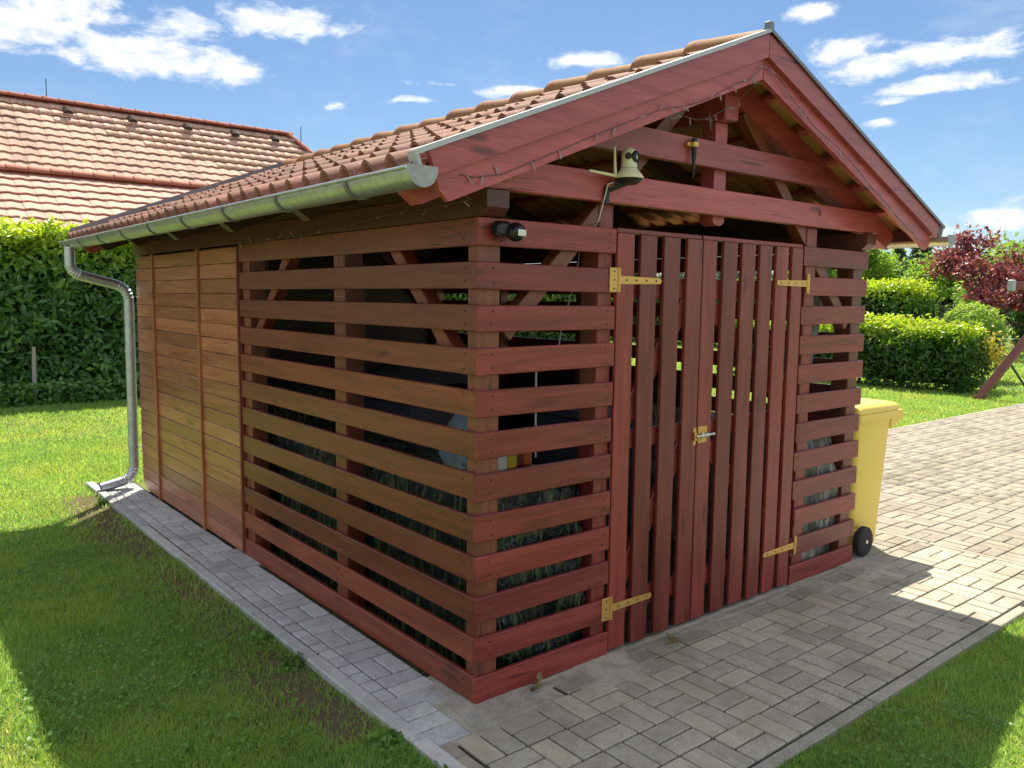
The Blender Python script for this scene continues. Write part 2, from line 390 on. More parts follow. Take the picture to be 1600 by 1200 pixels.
M_hridge = terracotta('house_ridge_tile', (.28, .085, .055), (.36, .12, .08), (.2, .08, .06), 0, .5)
M_plaster = simple('pale_plaster', (.62, .58, .50), .9, 0, .06, 5)

def leaf(name, stops, trans=.45, rough=.45, spec=.4):
    m, t, b, o = mat(name); at = t.n('ShaderNodeAttribute'); at.attribute_name = 'rnd'
    c = t.ramp(at.outputs['Fac'], stops); t.l(c, b.inputs['Base Color'])
    b.inputs['Roughness'].default_value = rough; b.inputs['Specular IOR Level'].default_value = spec
    tr = t.n('ShaderNodeBsdfTranslucent'); t.l(t.mix(1.0, c, (1.15, 1.25, .55), 'MULTIPLY'), tr.inputs[0])
    mx = t.n('ShaderNodeMixShader'); mx.inputs[0].default_value = trans
    t.l(b.outputs[0], mx.inputs[1]); t.l(tr.outputs[0], mx.inputs[2]); t.l(mx.outputs[0], o.inputs[0]); return m
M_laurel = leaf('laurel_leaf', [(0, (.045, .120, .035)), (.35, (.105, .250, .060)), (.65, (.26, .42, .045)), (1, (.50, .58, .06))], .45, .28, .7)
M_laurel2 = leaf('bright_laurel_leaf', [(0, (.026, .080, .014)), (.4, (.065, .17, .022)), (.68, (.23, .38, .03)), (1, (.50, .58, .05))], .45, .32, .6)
M_plum = leaf('dark_red_leaf', [(0, (.12, .024, .050)), (.5, (.25, .060, .105)), (1, (.44, .18, .23))], .42, .4, .5)
M_green = leaf('light_green_leaf', [(0, (.12, .22, .045)), (.5, (.24, .38, .075)), (1, (.42, .52, .14))], .52)
M_fir = leaf('grey_green_needle', [(0, (.06, .09, .06)), (1, (.12, .17, .11))], .3, .6)
M_weed = leaf('weed_leaf', [(0, (.08, .18, .03)), (1, (.18, .34, .06))], .4)
M_dry = leaf('dry_leaf', [(0, (.22, .15, .06)), (1, (.34, .25, .11))], .3, .7)
M_yell = leaf('yellowing_leaf', [(0, (.38, .34, .05)), (1, (.55, .42, .10))], .4)
M_bark = simple('tree_bark', (.07, .052, .042), .9, 0, .3, 25, .2, .01)
M_hcore = simple('dark_hedge_core', (.018, .024, .010), .95, 0, .3, 12, .1)
def grass_mat():
    m, t, b, o = mat('grass_blade'); at = t.n('ShaderNodeAttribute'); at.attribute_name = 'rnd'
    geo = t.n('ShaderNodeNewGeometry'); P = geo.outputs['Position']
    n = t.noise(P, 1.1, 5, .6); n2 = t.noise(P, 5.5, 4, .6)
    c = t.ramp(at.outputs['Fac'], [(0, (.090, .225, .055)), (.5, (.170, .350, .090)), (.86, (.27, .43, .12)), (1, (.48, .45, .24))])
    c = t.mix(t.m('MULTIPLY', t.ss(n, .42, .66), .55), c, (.24, .36, .075))
    c = t.mix(t.m('MULTIPLY', t.ss(n2, .58, .74), .35), c, (.34, .37, .12))
    t.l(c, b.inputs['Base Color']); b.inputs['Roughness'].default_value = .5; b.inputs['Specular IOR Level'].default_value = .35
    tr = t.n('ShaderNodeBsdfTranslucent'); t.l(t.mix(1.0, c, (2.75, 2.1, 1.35), 'MULTIPLY'), tr.inputs[0])
    mx = t.n('ShaderNodeMixShader'); mx.inputs[0].default_value = .5
    t.l(b.outputs[0], mx.inputs[1]); t.l(tr.outputs[0], mx.inputs[2]); t.l(mx.outputs[0], o.inputs[0]); return m
M_grass = grass_mat()
def ground_mat():
    m, t, b, o = mat('lawn_soil'); geo = t.n('ShaderNodeNewGeometry'); P = geo.outputs['Position']
    n = t.noise(P, .9, 6, .65); n2 = t.noise(P, 9, 6, .7); n3 = t.noise(P, 60, 3, .7)
    g = t.mix(n2, (.14, .19, .045), (.24, .285, .075)); g = t.mix(t.m('MULTIPLY', n3, .4), g, (.09, .11, .03))
    g = t.mix(t.m('MULTIPLY', t.ss(n, .5, .72), .5), g, (.17, .175, .05))
    d = t.mix(n2, (.085, .062, .040), (.17, .13, .085)); d = t.mix(t.m('MULTIPLY', t.ss(n3, .5, .7), .5), d, (.055, .045, .03))
    sp = t.n('ShaderNodeSeparateXYZ'); t.l(P, sp.inputs[0])
    nx = t.m('ADD', sp.outputs[0], t.m('MULTIPLY', t.m('SUBTRACT', n2, .5), .35))
    strip = t.m('MULTIPLY', t.m('MULTIPLY', t.ss(nx, -.86, -.68), t.m('SUBTRACT', 1.0, t.ss(nx, -.2, -.1))), t.m('SUBTRACT', 1.0, t.ss(sp.outputs[1], 4.8, 5.2)))
    near = t.m('SUBTRACT', 1.0, t.ss(t.vm('LENGTH', t.vm('SUBTRACT', P, (-1, 2, 0))), 9, 14))
    soil = t.m('MULTIPLY', near, t.m('MAXIMUM', t.m('MULTIPLY', strip, .9), .15))
    t.l(t.mix(soil, g, d), b.inputs['Base Color']); b.inputs['Roughness'].default_value = .95; b.inputs['Specular IOR Level'].default_value = .1
    bump(t, b, n3, .02, .6); return m
M_ground = ground_mat()
def tarp_mat(name, a, c_, rough):
    m, t, b, o = mat(name); co, rnd, _ = objco(t)
    n = t.noise(t.vm('MULTIPLY', co, (3, 3, 1.2)), 3, 6, .6, 1.0); f = t.noise(t.vm('MULTIPLY', co, (14, 14, 3)), 1.5, 4, .6, 1.5)
    pl = t.noise(t.vm('MULTIPLY', co, (26, 26, 2.2)), 1.0, 4, .6, .8)  # vertical streaks paint highlights along the folds into the colour
    t.l(t.mix(t.m('MULTIPLY', t.ss(pl, .46, .62), t.ss(n, .36, .60)), a, c_), b.inputs['Base Color']); b.inputs['Roughness'].default_value = rough
    b.inputs['Specular IOR Level'].default_value = .6
    bump(t, b, t.m('ADD', n, t.m('MULTIPLY', f, .7)), .05, .9); return m
M_tarpg = tarp_mat('dark_green_plastic_sheet', (.012, .018, .017), (.14, .185, .07), .26)
M_tarpw = tarp_mat('grey_plastic_sheet', (.16, .155, .135), (.50, .48, .42), .26)
M_bin = simple('yellow_bin_plastic', (.88, .66, .13), .42, 0, .04, 6, .45)
M_blueb = tarp_mat('pale_blue_bag', (.25, .36, .46), (.42, .52, .60), .4)
M_grbox = simple('blue_grey_box', (.09, .10, .125), .5, 0, .12, 12)
M_yel = simple('yellow_pack', (.65, .50, .04), .5); M_org = simple('orange_pack', (.65, .16, .04), .5); M_dred = simple('dark_red_pack', (.2, .04, .03), .5)
M_swing = wood('swing_red_timber', (.12, .03, .022), (.17, .045, .035), (.23, .07, .05), .6)
M_gpost = simple('green_painted_post', (.02, .075, .045), .5, .2, .15, 20)
M_stake = simple('pale_wooden_stake', (.36, .33, .29), .85, 0, .2, 20)

# ------------------------------------------------------------------ ground, paving
gs = 220.0
gm = MB(); gm.add([(-gs, -gs, -.03), (gs, -gs, -.03), (gs, gs, -.03), (-gs, gs, -.03)], [(0, 1, 2, 3)])
ground = tag(gm.build('lawn_ground', M_ground), kind='structure', label='lawn ground around the shed')

def sheet(name, x0, y0, x1, y1, z, m, label):
    b = MB(); b.add([(x0, y0, z), (x1, y0, z), (x1, y1, z), (x0, y1, z)], [(0, 1, 2, 3)])
    return tag(b.build(name, m), label, kind='structure')
front = sheet('front_paving', -.36, -1.0, 3.93, -.02, -.010, M_joint, 'grey block paving in front of the shed')
side = sheet('side_path', -.335, -.02, .0, 5.3, -.0095, M_joint, 'narrow block path along the left wall')
drive = sheet('driveway', 3.07, -8.0, 40.0, 2.45, -.0145, M_joint, 'wide block driveway right of the shed')
DRV_STUFF = []
def paver(parent, x, y, lx, ly, m, z=0.0):
    th = .05; L, Wd = (lx, ly) if lx >= ly else (ly, lx)
    me = board_mesh(L, Wd, th, m, .0035)
    tx, ty = rng.normal(0, .004, 2)
    M = Matrix.Translation((x, y, z - th/2 + rng.normal(0, .0012))) @ Matrix.Rotation(0 if lx >= ly else math.pi/2, 4, 'Z') @ Matrix.Rotation(tx, 4, 'X') @ Matrix.Rotation(ty*.5, 4, 'Y') @ Matrix.Rotation(rng.normal(0, .004), 4, 'Z')
    return link('paver', me, parent, M)
G = .0085
def basket(x0, y0, par, emit, keep):
    """one 20 cm basket-weave module whose low corner is x0, y0"""
    for k in (0, 1):
        if par: bx = (x0+.1, y0+.05+.1*k, .2-G, .1-G)
        else:   bx = (x0+.05+.1*k, y0+.1, .1-G, .2-G)
        if keep(bx): emit(bx)
def clip(bx, X0, Y0, X1, Y1):
    a, b_, c, d = bx[0]-bx[2]/2, bx[1]-bx[3]/2, bx[0]+bx[2]/2, bx[1]+bx[3]/2
    a, b_, c, d = max(a, X0), max(b_, Y0), min(c, X1), min(d, Y1)
    if c-a < .018 or d-b_ < .018: return None
    return ((a+c)/2, (b_+d)/2, c-a, d-b_)
pads = [(-.135, -.168, .262, .10), (.555, -.235, .835, .05), (2.36, -.20, 2.56, .05), (2.90, -.21, 3.19, .06)]
def free(bx):
    return not any(p[0]-.02 < bx[0] < p[2]+.02 and p[1]-.02 < bx[1] < p[3]+.02 for p in pads)
ox, oy = .176, -.17
for i in range(-3, 19):
    for j in range(0, 4):
        def em(bx):
            q = clip(bx, -.355+.12, -.976, 3.865, -.168)
            if q: paver(front, *q, M_paver)
        basket(ox+.2*i, oy-.2*(j+1), (i+j) % 2 == 1, em, free)
for k in range(int(1.0/.2)+1):   # half blocks along the left kerb
    q = clip((-.298, -.168-.1-.2*k+.1, .118, .196), -.355, -.976, 3, -.168)
    if q: paver(front, *q, M_paver2)
for i in range(-2, 19):          # short course against the shed
    q = (ox+.1+.2*i, -.118, .2-G, .1-G)
    q = clip(q, .2, -1, 3.865, 0)
    if q and q[0] > .3 and free(q): paver(front, *q, M_paver2)
    q2 = (ox+.0+.2*i, -.044, .2-G, .042)
    q2 = clip(q2, .2, -1, 3.865, 0)
    if q2 and q2[0] > .3 and free(q2): paver(front, *q2, M_paver2)
for p in pads:
    b = MB(); b.box((p[0], p[1], -.06), (p[2], p[3], .0015), .004); b.build('concrete_pad', M_slab, front)
    b = MB(); b.box((p[0]-.10, p[1]-.03, -.06), (p[2]+.10, p[3], -.0035), .004); b.build('concrete_haunch', M_slab, front)
b = MB(); b.box((.15, -.072, -.06), (3.0, .028, -.0045), .003); b.build('threshold_strip', M_slab, front)
b = MB(); b.box((-.145, -.10, -.06), (.03, .34, -.004), .003); b.build('concrete_haunch', M_slab, side)
# side path
py = .26
tr = False; y = -.166
rows = []
for k in range(26):
    y0 = -.14+.2*k+.0
    trans = (k % 2 == 0)
    if y0 + .2 > 5.28: break
    if 2.2 < y0+.1 < 2.58:
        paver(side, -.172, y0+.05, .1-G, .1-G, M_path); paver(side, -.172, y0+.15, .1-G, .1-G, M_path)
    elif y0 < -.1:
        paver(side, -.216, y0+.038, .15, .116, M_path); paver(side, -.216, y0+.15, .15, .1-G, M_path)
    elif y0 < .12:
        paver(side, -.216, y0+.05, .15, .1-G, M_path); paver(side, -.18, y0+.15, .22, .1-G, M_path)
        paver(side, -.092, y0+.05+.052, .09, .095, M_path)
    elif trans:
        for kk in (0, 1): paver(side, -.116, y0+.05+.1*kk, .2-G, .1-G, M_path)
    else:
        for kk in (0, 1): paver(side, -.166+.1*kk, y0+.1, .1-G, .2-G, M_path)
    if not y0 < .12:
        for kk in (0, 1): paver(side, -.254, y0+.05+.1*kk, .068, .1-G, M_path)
for yy in (2.24, -.01):
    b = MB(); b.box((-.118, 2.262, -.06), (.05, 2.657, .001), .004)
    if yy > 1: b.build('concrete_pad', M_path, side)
# kerbs
kerbA = link('path_kerb', None, None, Matrix.Translation((-.33, 2, 0))); tag(kerbA, 'concrete kerb along the side path', kind='structure')
for k in range(7):
    y0 = -1.0+k*.92; y1 = min(y0+.912, 5.32)
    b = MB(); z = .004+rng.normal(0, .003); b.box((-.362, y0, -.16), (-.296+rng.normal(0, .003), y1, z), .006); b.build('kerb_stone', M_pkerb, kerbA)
kerbB = link('front_kerb', None, None, Matrix.Translation((1.5, -1, 0))); tag(kerbB, 'concrete kerb between front paving and lawn', kind='structure')
for k in range(4):
    x0 = -.36+k*.86; b = MB(); z = .003+rng.normal(0, .002); b.box((x0, -1.032, -.16), (x0+.853, -.979, z-.003), .004); b.build('kerb_stone', M_kerb, kerbB)
kerbC = link('driveway_kerb', None, None, Matrix.Translation((3.9, -1, 0))); tag(kerbC, 'flush kerb lines edging the driveway', kind='structure')
for k in range(4):
    b = MB(); b.box((3.872, -.98+.86*k, -.16), (3.918, -.98+.86*k+.853, .002), .005); b.build('kerb_stone', M_kerb, kerbC)
for k in range(6):
    b = MB(); b.box((3.055, -1.05-.86*(k+1), -.16), (3.11, -1.05-.86*k-.006, .003), .006); b.build('kerb_stone', M_kerb, kerbC)
for k in range(22):
    b = MB(); b.box((3.92+.86*k, 2.455, -.16), (3.92+.86*k+.853, 2.51, .003), .006); b.build('kerb_stone', M_kerb, kerbC)
# driveway blocks: nearest as objects, the rest one mesh
cand = []
for i in range(-1, 62):
    for j in range(-13, 19):
        def em2(bx): cand.append(bx)
        basket(3.925+.2*i, 2.45-.2*(j+13)+(-.2), (i+j) % 2 == 1, em2, lambda b_: True)
C2 = []
for bx in cand:
    if bx[0] < 3.93: continue
    q = clip(bx, 3.922, -4, 17, 2.45)
    if q: C2.append(q)
for bx_y in range(0, 13):   # strip between front paving and driveway kerb, beside the shed
    for xx in (0, 1, 2, 3):
        def em3(bx):
            q = clip(bx, 3.07, -.02, 3.865, 2.45)
            if q: C2.append(q)
        basket(3.076+.2*xx, -.016+.2*bx_y, (xx+bx_y) % 2 == 1, em3, lambda b_: True)
def camdist(q): return (q[0]-CP.x)**2+(q[1]-CP.y)**2
def inview(x, y, z=0.0, mg=1.08):
    d = Vector((x, y, z))-CP; zz = d.dot(fw)
    if zz < .2: return False
    return abs(d.dot(rt)/zz) < .63*mg and abs(d.dot(up)/zz) < .4724*mg
C2.sort(key=lambda q: camdist(q)+(0 if inview(q[0], q[1]) else 1e4))
for q in C2[:295]: paver(drive, *q, M_paver2)
V, F, rn = [], [], []
for q in C2[295:]:
    a, b_, c, d = q[0]-q[2]/2, q[1]-q[3]/2, q[0]+q[2]/2, q[1]+q[3]/2; z = rng.normal(0, .0012); e = .004; n0 = len(V); r_ = rng.random()
    V += [(a, b_, -.012), (c, b_, -.012), (c, d, -.012), (a, d, -.012), (a+e, b_+e, z), (c-e, b_+e, z), (c-e, d-e, z), (a+e, d-e, z)]
    F += [(n0+4, n0+5, n0+6, n0+7)] + [(n0+k, n0+(k+1) % 4, n0+4+(k+1) % 4, n0+4+k) for k in range(4)]; rn += [r_]*8
tag(link('far_pavers', np_mesh('far_pavers', V, F, M_paver2, rn), drive), kind='stuff')
far = MB(); far.add([(17.0, -4, -.002), (40, -4, -.002), (40, 2.45, -.002), (17.0, 2.45, -.002)], [(0, 1, 2, 3)]); far.build('distant_paving', M_paver2, drive)

# ------------------------------------------------------------------ the shed
W_, H_, L_ = 3.066, 2.0, 4.80
SLW = .1093; PITCH = (H_-SLW)/11
ztop = lambda i: H_-i*PITCH
shed = thing('wooden_shed', (1.533, 2.4, 0), 'red-brown slatted timber shed with double doors and tiled gable roof', 'shed')
SCREW = MB()
def screw(p, n):
    n = Vector(n); SCREW.revolve(Vector(p)-n*.002, n, [(0, .0042), (.0035, .0042)], 7, (1, 1, .3))
def jit(s=.002): return rng.normal(0, s)
TH = .022
def hslat(name, p0, p1, mat_, ww=SLW):
    return board(name, p0, p1, (0, 0, 1), ww, TH, mat_, shed)
for i in range(12):
    zc = ztop(i)-SLW/2
    # front left panel
    a = jit(.0012); ww = SLW*(1+rng.normal(0, .012))
    xe = .782 if i not in (1, 9) else .780
    hslat('slat', (0, TH/2, zc+a), (xe+jit(.003), TH/2, zc-a+jit(.0035)), M_red, ww)
    for xx in (.075, .735):
        for dz in (-.028, .028): screw((xx+jit(.004), 0, zc+dz+jit(.003)), (0, -1, 0))
    # front right panel with uneven inner ends
    x0 = 2.322 + (.0 if i % 3 else .004) + abs(jit(.007)) + (.03 if i in (1, 9) else 0)
    hslat('slat', (x0, TH/2+jit(.001), zc+jit(.002)), (3.066+jit(.004), TH/2, zc+jit(.002)), M_red, ww)
    for xx in (2.365, 3.025):
        for dz in (-.028, .028): screw((xx+jit(.004), 0, zc+dz+jit(.003)), (0, -1, 0))
    # left wall
    hslat('slat', (TH/2, .0225, zc+jit(.0025)), (TH/2, 2.512, zc+jit(.005)), M_side, ww)
    for yy in (.085, 1.21):
        for dz in (-.028, .028): screw((0, yy+jit(.004), zc+dz+jit(.003)), (-1, 0, 0))
    # right and back walls
    hslat('slat', (W_-TH/2, .0225, zc), (W_-TH/2, 2.40, zc+jit()), M_red)
    hslat('slat', (W_-TH/2, 2.402, zc), (W_-TH/2, L_, zc+jit()), M_red)
for k in range(20):      # close boarding on the right wall behind the first bay and low down on the rear wall
    z0 = .012+k*.0986
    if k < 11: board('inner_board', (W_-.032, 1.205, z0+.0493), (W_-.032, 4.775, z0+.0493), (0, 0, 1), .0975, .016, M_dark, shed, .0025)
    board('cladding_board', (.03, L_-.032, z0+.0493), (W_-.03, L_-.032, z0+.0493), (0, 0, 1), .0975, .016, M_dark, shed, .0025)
# posts
def post(x0, y0, x1, y1, z0=.004, z1=2.0, m=M_inner):
    return board('post', ((x0+x1)/2, (y0+y1)/2, z0), ((x0+x1)/2, (y0+y1)/2, z1), (1, 0, 0), x1-x0, y1-y0, m, shed, .004)
post(.0225, .0225, .130, .098); post(.692, .0225, .780, .135, z1=2.108, m=M_red); post(2.386, .0225, 2.49, .135, z1=2.108, m=M_red); post(W_-.135, .0225, W_-.0225, .135)
for yy in (1.15, 2.40, 3.55, 4.66):
    post(.0225, yy, .13, yy+.115, m=M_side if yy < 2 else M_inner); post(W_-.13, yy, W_-.0225, yy+.115)
post(1.0, 4.66, 1.1, 4.775); post(2.0, 4.66, 2.1, 4.775)
# wall plates, tie beams
for x0 in (.008, W_-.118):
    b = MB(); x1 = x0+.110
    b.prism([(x0, -.045, 2.103), (x0, -.045, 2.038), (x0, -.010, 2.003), (x0, 4.95, 2.003), (x0, 4.95, 2.103)], (x1-x0, 0, 0)); b.build('wall_plate', M_eave, shed)
b = MB(); b.box((1.478, -.05, 2.575), (1.588, 5.0, 2.70), .008); b.build('ridge_beam', M_gable, shed)
RS = .402
def gplate(name, x0, x1, z0, z1, y0, y1, m=M_gable):
    return board(name, (x0, (y0+y1)/2, (z0+z1)/2), (x1, (y0+y1)/2, (z0+z1)/2), (0, 0, 1), z1-z0, y1-y0, m, shed, .004)
RL = lambda x: 2.915-RS*abs(x-1.533)          # underside of tiles
def gable(yf, m, full=True):
    gplate('tie_beam', -.02, 3.086, 2.108, 2.234, yf-.035, yf+.012, m)
    b = MB(); b.prism([(.42, yf-.03, 2.337), (2.646, yf-.03, 2.337), (2.50, yf-.03, 2.395), (2.34, yf-.03, 2.460), (.726, yf-.03, 2.460), (.566, yf-.03, 2.395)], (0, .042, 0)); b.build('collar_beam', m, shed)
    b = MB(); kx0, kx1 = 1.487, 1.583
    n = 8; arc = [(kx0+(kx1-kx0)*(.5+.5*math.cos(math.pi+math.pi*k/n)), yf+.013, 2.062+.03-.03*math.sin(math.pi*k/n)) for k in range(n+1)]
    b.prism(arc+[(kx1, yf+.013, 2.57), (kx0, yf+.013, 2.57)], (0, .08, 0)); b.build('king_post', m, shed)
    for sgn in (1, -1):
        f = lambda x: 1.533+sgn*(x-1.533)
        x0, x1 = .135, 1.36
        board('brace', (f(.165), yf+.065, 1.535), (f(1.30), yf+.065, 2.67), (0, 1, 0), .07, .075, M_inner, shed, .004)
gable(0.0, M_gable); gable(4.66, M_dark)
gplate('tie_beam', .02, 3.046, 2.105, 2.22, 2.40, 2.46, M_dark)
# longitudinal braces in the left wall
for (y0, y1) in ((.20, .78), (2.38, 1.80), (2.55, 3.1)):
    board('brace', (.075, y0, 1.40), (.075, y1, 1.98), (1, 0, 0), .07, .07, M_side, shed, .004)
# rafters with shaped tails
def rafter(y, hgt=.125, tail=True, wdt=.075, m=M_gable):
    for sgn in (1, -1):
        f = lambda x: 1.533+sgn*(x-1.533)
        zt = lambda x: RL(x)-.034
        b = MB(); xe = -.335
        b.prism([(f(1.528), y, zt(1.528)), (f(xe), y, zt(xe)), (f(xe-.012), y, zt(xe)-.03), (f(xe+.085), y, zt(xe+.085)-hgt*1.08), (f(1.528), y, zt(1.528)-hgt*1.08)], (0, wdt, 0)); b.build('rafter', m, shed)
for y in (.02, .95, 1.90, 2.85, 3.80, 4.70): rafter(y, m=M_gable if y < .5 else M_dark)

# cladding of the far half of the left wall
cy = [(2.532, 3.205), (3.242, 4.27), (4.306, 4.80)]
nb = 20; bh = (1.985-.012)/nb
for (y0, y1) in cy:
    for k in range(nb):
        z0 = .012+k*bh
        if y0 > 4.3 and k == 0:
            b = MB(); x_ = -.012
            b.prism([(x_, y0, z0), (x_, 4.66, z0), (x_, 4.795, .06), (x_, 4.797, z0+bh-.003), (x_, y0, z0+bh-.003)], (.014, 0, 0)); b.build('cladding_board', M_clad, shed)
            continue
        board('cladding_board', (-.006+jit(.0008), y0, z0+bh/2), (-.006+jit(.0012), y1, z0+bh/2+jit(.001)), (0, 0, 1), bh-.0035, .014, M_clad, shed, .0028)
for yy in (3.223, 4.287):
    board('batten_strip', (-.012, yy, .006), (-.012, yy, 1.995), (0, 1, 0), .032, .036, M_strip, shed, .003)
board('batten_strip', (.004, 2.522, .006), (.004, 2.522, 1.99), (0, 1, 0), .018, .03, M_side, shed, .002)
b = MB(); b.box((.003, 2.535, .02), (.012, 4.79, 1.99), 0); b.build('backing_panel', M_dark, shed)
tag(SCREW.build('screw_heads', M_screw, shed), kind='stuff')

# ---- doors
def door(x0, x1, slats, hinge_left, label):
    xs, xe = x0, x1
    m = MB(); yb0, yb1 = TH+.001, TH+.030
    for (z0, z1) in ((1.69, 1.79), (.975, 1.065), (.17, .27)):
        m.box((xs+.004, yb0, z0), (xe-.004, yb1, z1), .003)
    zz = [(.27, .975), (1.065, 1.69)]
    for (z0, z1) in zz:
        a, c = (xs+.06, xe-.06)
        if not hinge_left: a, c = c, a
        m.bar((a, (yb0+yb1)/2, z0), (c, (yb0+yb1)/2, z1), (0, 1, 0), yb1-yb0, .09, .003)
    m.box((xs+.001, .004, 1.985), (xe-.001, TH+.029, 2.006), .002)
    d = m.build('door', M_red, shed); d['label'] = label
    for (a, c) in slats:
        board('door_slat', ((a+c)/2+jit(.001), TH/2-.002, .012+abs(jit(.004))), ((a+c)/2+jit(.0015), TH/2-.002, 1.984), (1, 0, 0), c-a, TH, M_red, d, .003)
    return d
dl = door(.788, 1.397, [(.788, .899), (.946, 1.059), (1.112, 1.228), (1.282, 1.397)], True, 'left door leaf of vertical slats')
dr = door(1.408, 2.316, [(1.408, 1.519), (1.572, 1.689), (1.734, 1.852), (1.896, 2.010), (2.051, 2.168), (2.206, 2.312)], False, 'right door leaf of vertical slats')
def hinge(parent, xp, xh, xt, z, slope=0.0):
    """plate at xp..xh on the jamb slat, tapering strap from xh to xt"""
    y = -.0045; s = 1 if xt > xh else -1
    b = MB(); lo, hi = min(xp, xh), max(xp, xh)
    b.box((lo, y-.001, z-.055), (hi-.004 if s > 0 else hi, -.0005, z+.055), .001)
    n = 7; tip = []
    for k in range(n+1):
        an = -math.pi/2+math.pi*k/n; tip.append((xt-s*.014+s*.014*math.cos(an), y, z+.014*math.sin(an)))
    poly = [(xh+s*.006, y, z-.019), *tip, (xh+s*.006, y, z+.019)]
    b.prism(poly, (0, -.003, 0))
    b.tube([(xh, y-.003, z-.055), (xh, y-.003, z+.055)], .0065, 8)
    h = b.build('strap_hinge', M_brass, parent)
    c = MB()
    for k in range(4): c.revolve((xh+s*(.05+.07*k)*abs(xt-xh)/.3, y-.0045, z), (0, -1, 0), [(0, .005), (.0012, .003)], 8)
    for dz in (-.04, -.0, .04): c.revolve(((xp+xh)/2, y-.002, z+dz), (0, -1, 0), [(0, .0045), (.001, .003)], 8)
    return h, c
HS = MB()
for args in ((dl, .737, .796, 1.088, 1.772), (dr, 2.392, 2.362, 2.054, 1.785), (dl, .737, .796, 1.083, .228), (dr, 2.386, 2.358, 2.038, .240)):
    h, c = hinge(*args); HS.v, HS.f = HS.v, HS.f; b0 = len(HS.v); HS.v += c.v; HS.f += [tuple(i+b0 for i in f) for f in c.f]
tag(HS.build('hinge_screws', M_screw, shed), kind='stuff')
b = MB(); y = -.0045
b.box((1.412, y, .955), (1.484, -.002, 1.040), .001); b.box((1.372, y, .948), (1.394, -.002, .972), .001); b.box((1.374, y, 1.012), (1.396, -.002, 1.038), .001)
b.box((1.374, y-.010, .970), (1.392, y, 1.014), .002)
lt = b.build('latch', M_brass, dr)
b = MB(); b.tube([(1.378, -.018, .994), (1.515, -.018, .996)], .0065, 10); b.tube([(1.43, -.018, .995), (1.43, -.018, .965)], .004, 8)
b.box((1.425, -.022, .982), (1.445, -.004, 1.008), .002); b.box((1.462, -.022, .984), (1.480, -.004, 1.006), .002); b.revolve((1.515, -.018, .996), (1, 0, 0), [(0, .007), (.006, .009), (.012, .007)], 10)
b.build('sliding_bolt', M_bolt, lt, True)

# ---- roof
YA, YB = -.225, 5.085
m = MB()
for sgn in (1, -1):
    f = lambda x: 1.533+sgn*(x-1.533)
    for k in range(7):
        s_ = .03+k*.335; x = -.43+s_*math.cos(math.atan(RS))
        z = RL(x)-.016
        m.cbox((f(x), (YA+YB)/2, z), (0, 1, 0), (math.cos(math.atan(RS))*sgn, 0, math.sin(math.atan(RS))), YB-YA-.02, .045, .03, .002)
roof = m.build('roof', M_gable, shed)
TW, TL, EXP = .33, .40, .335
def tile_mesh():
    half = [0, .008, .02, .034, .045, .056, .070, .082, .09]; hh = [0, .018, .032, .041, .044, .041, .032, .018, 0]
    pr = []
    for q in (0, 1):
        o = -TW/2+.018+q*TW/2
        pr += [(o+a, h) for a, h in zip(half, hh)]
    pr = [(-TW/2, .0)] + pr + [(TW/2, .0)]
    b = MB(); grid = [[Vector((x, y, h*(1-.04*j))) for j, y in enumerate((0, TL*.5, TL))] for (x, h) in pr]
    b.sheet(grid, .014)
    for q in (0, 1):
        o = -TW/2+.018+q*TW/2; pts = [Vector((o+a, .040, h-.002)) for a, h in zip(half, hh)]
        b.prism(pts, (0, .004, 0))
    me = b.mesh('roof_tile', M_tile, True); me.materials.append(M_tunder)
    for p in me.polygons:
        if p.normal.z < -.15: p.material_index = 1
    return me
tme = tile_mesh(); ang = math.atan(RS); til = .075
for sgn in (1, -1):
    up_s = Vector((sgn*math.cos(ang), 0, math.sin(ang))); nrm = Vector((-sgn*math.sin(ang), 0, math.cos(ang)))
    wid = up_s.cross(nrm)
    ntile = 16; wstep = (YB-YA-.02)/ntile
    for r_ in range(6):
        for c_ in range(ntile):
            x0 = -.452 if sgn > 0 else 3.518
            s_ = r_*EXP
            base = Vector((x0, YA+.01+wstep*(c_+.5), RL(-.452)-.002)) + up_s*s_ + nrm*(.016+jit(.003))
            u2 = (up_s*math.cos(til) - nrm*math.sin(til)); n2 = (nrm*math.cos(til)+up_s*math.sin(til))
            M = Matrix((wid*(wstep/TW), u2, n2)).transposed().to_4x4() @ Matrix.Rotation(jit(.006), 4, 'Z'); M.translation = base
            link('roof_tile', tme, roof, M)
def cap_mesh(L, r0_, r1_, m_, n=10, name='ridge_tile'):
    b = MB(); grid = []
    for k in range(n+1):
        a = math.pi*k/n*1.0
        grid.append([Vector((r*1.05*math.cos(a), y, r*math.sin(a)*.85)) for y, r in ((0, r0_*1.06), (.05, r0_*1.04), (.055, r0_), (L, r1_))])
    b.sheet(grid, .014); return b.mesh(name, m_, True)
cm = cap_mesh(.41, .100, .078, M_ridge)
nr = 15
for k in range(nr):   # ridge caps, wide end to the rear
    y = YA+.01+k*(YB-YA-.06)/nr
    M = Matrix.Translation((1.533+jit(.004), y+.40, 2.905+jit(.004))) @ Matrix.Rotation(R(1.5)+jit(.01), 4, 'X') @ Matrix.Rotation(math.pi+jit(.01), 4, 'Z')
    link('ridge_tile', cm, roof, M)
